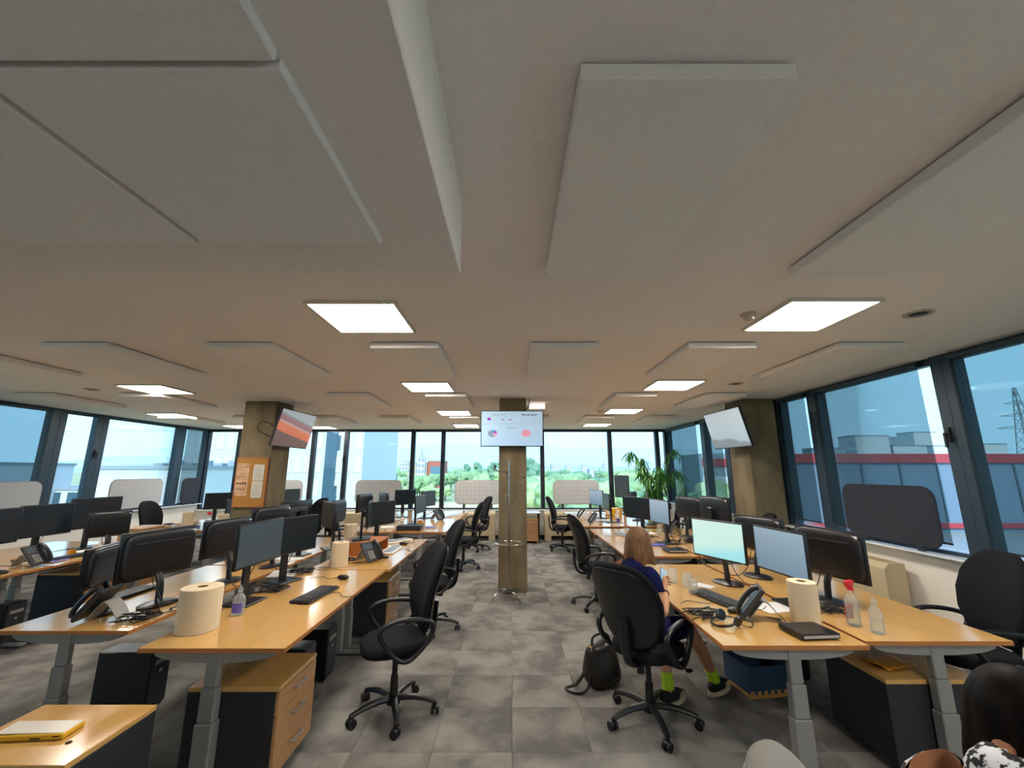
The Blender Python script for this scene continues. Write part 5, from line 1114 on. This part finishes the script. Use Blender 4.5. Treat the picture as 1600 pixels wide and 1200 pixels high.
building(-74, -60, 300, 315, 7.5, 'city4', 'beige block between the left window posts', cols=5, rows_=5, wm='city2', name='office_block')
building(-59.5, -48, 300, 315, 8.5, 'city3', 'orange red block between the left window posts', cols=1, rows_=1, wm='facade_glass', name='office_block')
building(-66, -61, 296, 299.5, 11, 'city', 'slim white tower between the left window posts', cols=2, rows_=6, wm='city2', name='office_block')
B = bmn(); r = empty('mast', (-63.5, 298, 11.3), 0, 'thin mast above the slim white tower', 'mast'); tube(B, [(0, 0, 0), (0, 0, 7)], [.5, .15], n=6); obj('pole', B, 'pylon', r); B = bmn(); [box(B, -1+.1*k, 1-.1*k, -.05, .05, 1+k, 1.15+k) for k in range(6)]; obj('antennas', B, 'pylon', r)
sky_ = [(-232, 700, 14, 18, 'city2'), (-177, 700, 15, 18, 'city2'), (-62, 1200, 16, 12, 'city'), (3, 1300, 20, 10, 'city'), (88, 900, 10, 15, 'city2'), (108, 1000, 16, 18, 'city'), (135, 1000, 14, 17, 'city'), (172, 1000, 14, 17, 'city'), (212, 950, 12, 18, 'city'), (240, 1100, 22, 9, 'city'), (-120, 1000, 30, 6, 'city4'), (40, 900, 26, 6, 'city4'), (300, 1000, 60, 6, 'city'), (-300, 900, 30, 8, 'city'), (-20, 700, 18, 5, 'city'), (160, 800, 30, 5, 'city2')]
for k, (x, y, w_, z_, m_) in enumerate(sky_): building(x-w_/2, x+w_/2, y, y+20, z_, m_, 'pale distant block on the skyline beyond the trees', grp='pale blocks on the skyline', cols=3, rows_=5, wm='city2' if m_ != 'city2' else 'city', name='city_block')
def house(x, y, w_, d_, h_, label):
    r = empty('house', (x, y, GZ), 10, label, 'building'); B = bmn(); box(B, -w_/2, w_/2, -d_/2, d_/2, 0, h_); obj('wall', B, 'city', r)
    B = bmn(); rings(B, [[Vector((s*(w_/2+.5), -d_/2-.5, h_)), Vector((s*(w_/2+.5), d_/2+.5, h_)), Vector((s*(w_/2+.5), 0, h_+w_*.32))] for s in (-1, 1)]); obj('roof', B, 'roof_red', r)
    for k in range(3): B = bmn(); box(B, -w_*.35+w_*.28*k, -w_*.35+w_*.28*k+1.2, -d_/2-.05, -d_/2, h_*.4, h_*.75); obj('window', B, 'facade_dark', r)
house(52, 235, 13, 9, 5.5, 'house with a red roof among the trees right of the middle pillar'); house(-36, 330, 16, 9, 6, 'house with an orange roof left of the middle pillar'); house(-118, 330, 20, 10, 9, 'white house left of the tree belt'); house(16, 60, 15, 12, 2.2, 'low building with a red roof just below the right quilted screen')
house(110, 330, 16, 9, 6, 'red roofed house far right behind the plant')
# billboard
r = empty('billboard', (-37.3, 122, GZ), 0, 'blue billboard with a yellow disc beyond the leftmost quilted screen', 'billboard'); B = bmn(); box(B, -4.4, 4.4, -.2, .2, 7.5, 13.0); obj('panel', B, 'bill', r)
B = bmn(); cyl(B, (-2.2, -.22, 10.2), (-2.2, -.30, 10.2), 1.9, n=28); obj('yellow_disc', B, 'yellow', r); B = bmn(); [cushion(B, .5, .12, 1.6+.2*(k % 2), T(.6+.85*k, -.25, 9.8)) for k in range(4)]; obj('print', B, 'tv_pink', r)
B = bmn(); box(B, -3.6, .2, -.26, -.2, 12.3, 12.6); obj('print', B, 'paper', r)
for s in (-3, 3): B = bmn(); cyl(B, (s, 0, 0), (s, 0, 7.5), .25, n=8); obj('post', B, 'pylon', r)
r = empty('billboard', (-46.5, 118, GZ), 20, 'green billboard beside the white tower', 'billboard'); B = bmn(); box(B, -2.6, 2.6, -.2, .2, 6, 15); obj('panel', B, 'crown_a', r); B = bmn(); [cushion(B, .4, .1, 1.2, T(-1.4+.9*k, -.25, 8.4)) for k in range(4)]; obj('print', B, 'paper', r)
for x, y in ((-14.6, 92), (-10.5, 130)):
    r = empty('street_lamp', (x, y, GZ), 0, 'thin street lamp in the dry field, ' + ('nearer' if y < 100 else 'farther') + ' one', 'street lamp'); B = bmn(); tube(B, smooth_pts([(0, 0, 0), (0, 0, 7), (-.5, 0, 8.4), (-1.2, 0, 8.5)], 4), .09, n=6); sm('pole', B, 'city', r); B = bmn(); box(B, -1.8, -1.1, -.12, .12, 8.4, 8.55, bev=.03); obj('lamp_head', B, 'city', r)
# right side: blue clad hall with red band
r = empty('hall', (130, 110, GZ), 0, 'long blue clad hall with a red roof band outside the right windows', 'building')
B = bmn(); box(B, -66, 80, -10, 12, 0, 17.2); obj('wall', B, 'blue_wall', r)
for k in range(13): B = bmn(); box(B, -66+9*k, -65.6+9*k, -10.25, -10, 2.6, 15.6); obj('pilaster', B, 'facade_dark', r)
B = bmn(); box(B, -64, 80, -10.6, -9.9, 15.9, 18.0); obj('roof_band', B, 'red_band', r); B = bmn(); box(B, -66.5, -64, -10.6, -9.9, 15.9, 18.0); obj('roof_band_end', B, 'city', r)
B = bmn(); box(B, -66, 80, -10.5, -9.9, 1.2, 2.3); obj('plinth_band', B, 'red_band', r)
for k, (x, y, w_, z_) in enumerate(((114, 150, 10, 9.6), (129, 150, 12, 14), (142, 150, 12, 10.5), (150, 170, 14, 15), (166, 160, 12, 11), (178, 180, 10, 18), (99, 160, 7, 9), (215, 150, 26, 9), (190, 165, 9, 12))):
    building(x-w_/2, x+w_/2, y, y+8, z_, 'city' if k % 3 else 'city2', 'pale rooftop block beyond the blue clad hall', grp='pale blocks beyond the hall', name='rooftop_block')
r = empty('striped_building', (53, 104, GZ), 0, 'building with orange and red stripes outside the right windows', 'building'); B = bmn(); box(B, -9, 9, -6, 6, 0, 18); obj('wall', B, 'city2', r)
for z_, m_ in ((15.2, 'red_band'), (11.2, 'city'), (9.2, 'orange'), (6.0, 'city'), (4.0, 'red_band'), (1.0, 'city')): B = bmn(); box(B, -9.1, -3.0, -6.3, -6, z_-.2, z_+1.6); obj('stripe', B, m_, r)
B = bmn(); box(B, -2.6, 9, -6.4, -6, 6, 17); obj('glazing', B, 'facade_glass', r)
r = empty('pylon', (246, 200, GZ), 0, 'lattice power pylon outside the rightmost window', 'pylon')
B = bmn(); H = 54; f = lambda z: 4.2*(1-z/H)+.35
for a in (-1, 1):
    for c in (-1, 1): tube(B, [(a*f(0), c*f(0), 0), (a*f(H), c*f(H), H)], .22, n=5)
obj('mast_legs', B, 'pylon', r); B = bmn()
for k in range(12):
    z0, z1 = k*4.4, k*4.4+4.4
    for c in (-1, 1):
        tube(B, [(-f(z0), c*f(z0), z0), (f(z1), c*f(z1), z1)], .12, n=4); tube(B, [(f(z0), c*f(z0), z0), (-f(z1), c*f(z1), z1)], .12, n=4)
obj('lattice', B, 'pylon', r)['kind'] = 'stuff'
for z_, l_ in ((34, 13), (40, 10), (46, 7)): B = bmn(); tube(B, [(-l_, 0, z_), (0, 0, z_+1.6), (l_, 0, z_)], .18, n=5); tube(B, [(-l_, 0, z_), (l_, 0, z_)], .15, n=5); obj('crossarm', B, 'pylon', r)
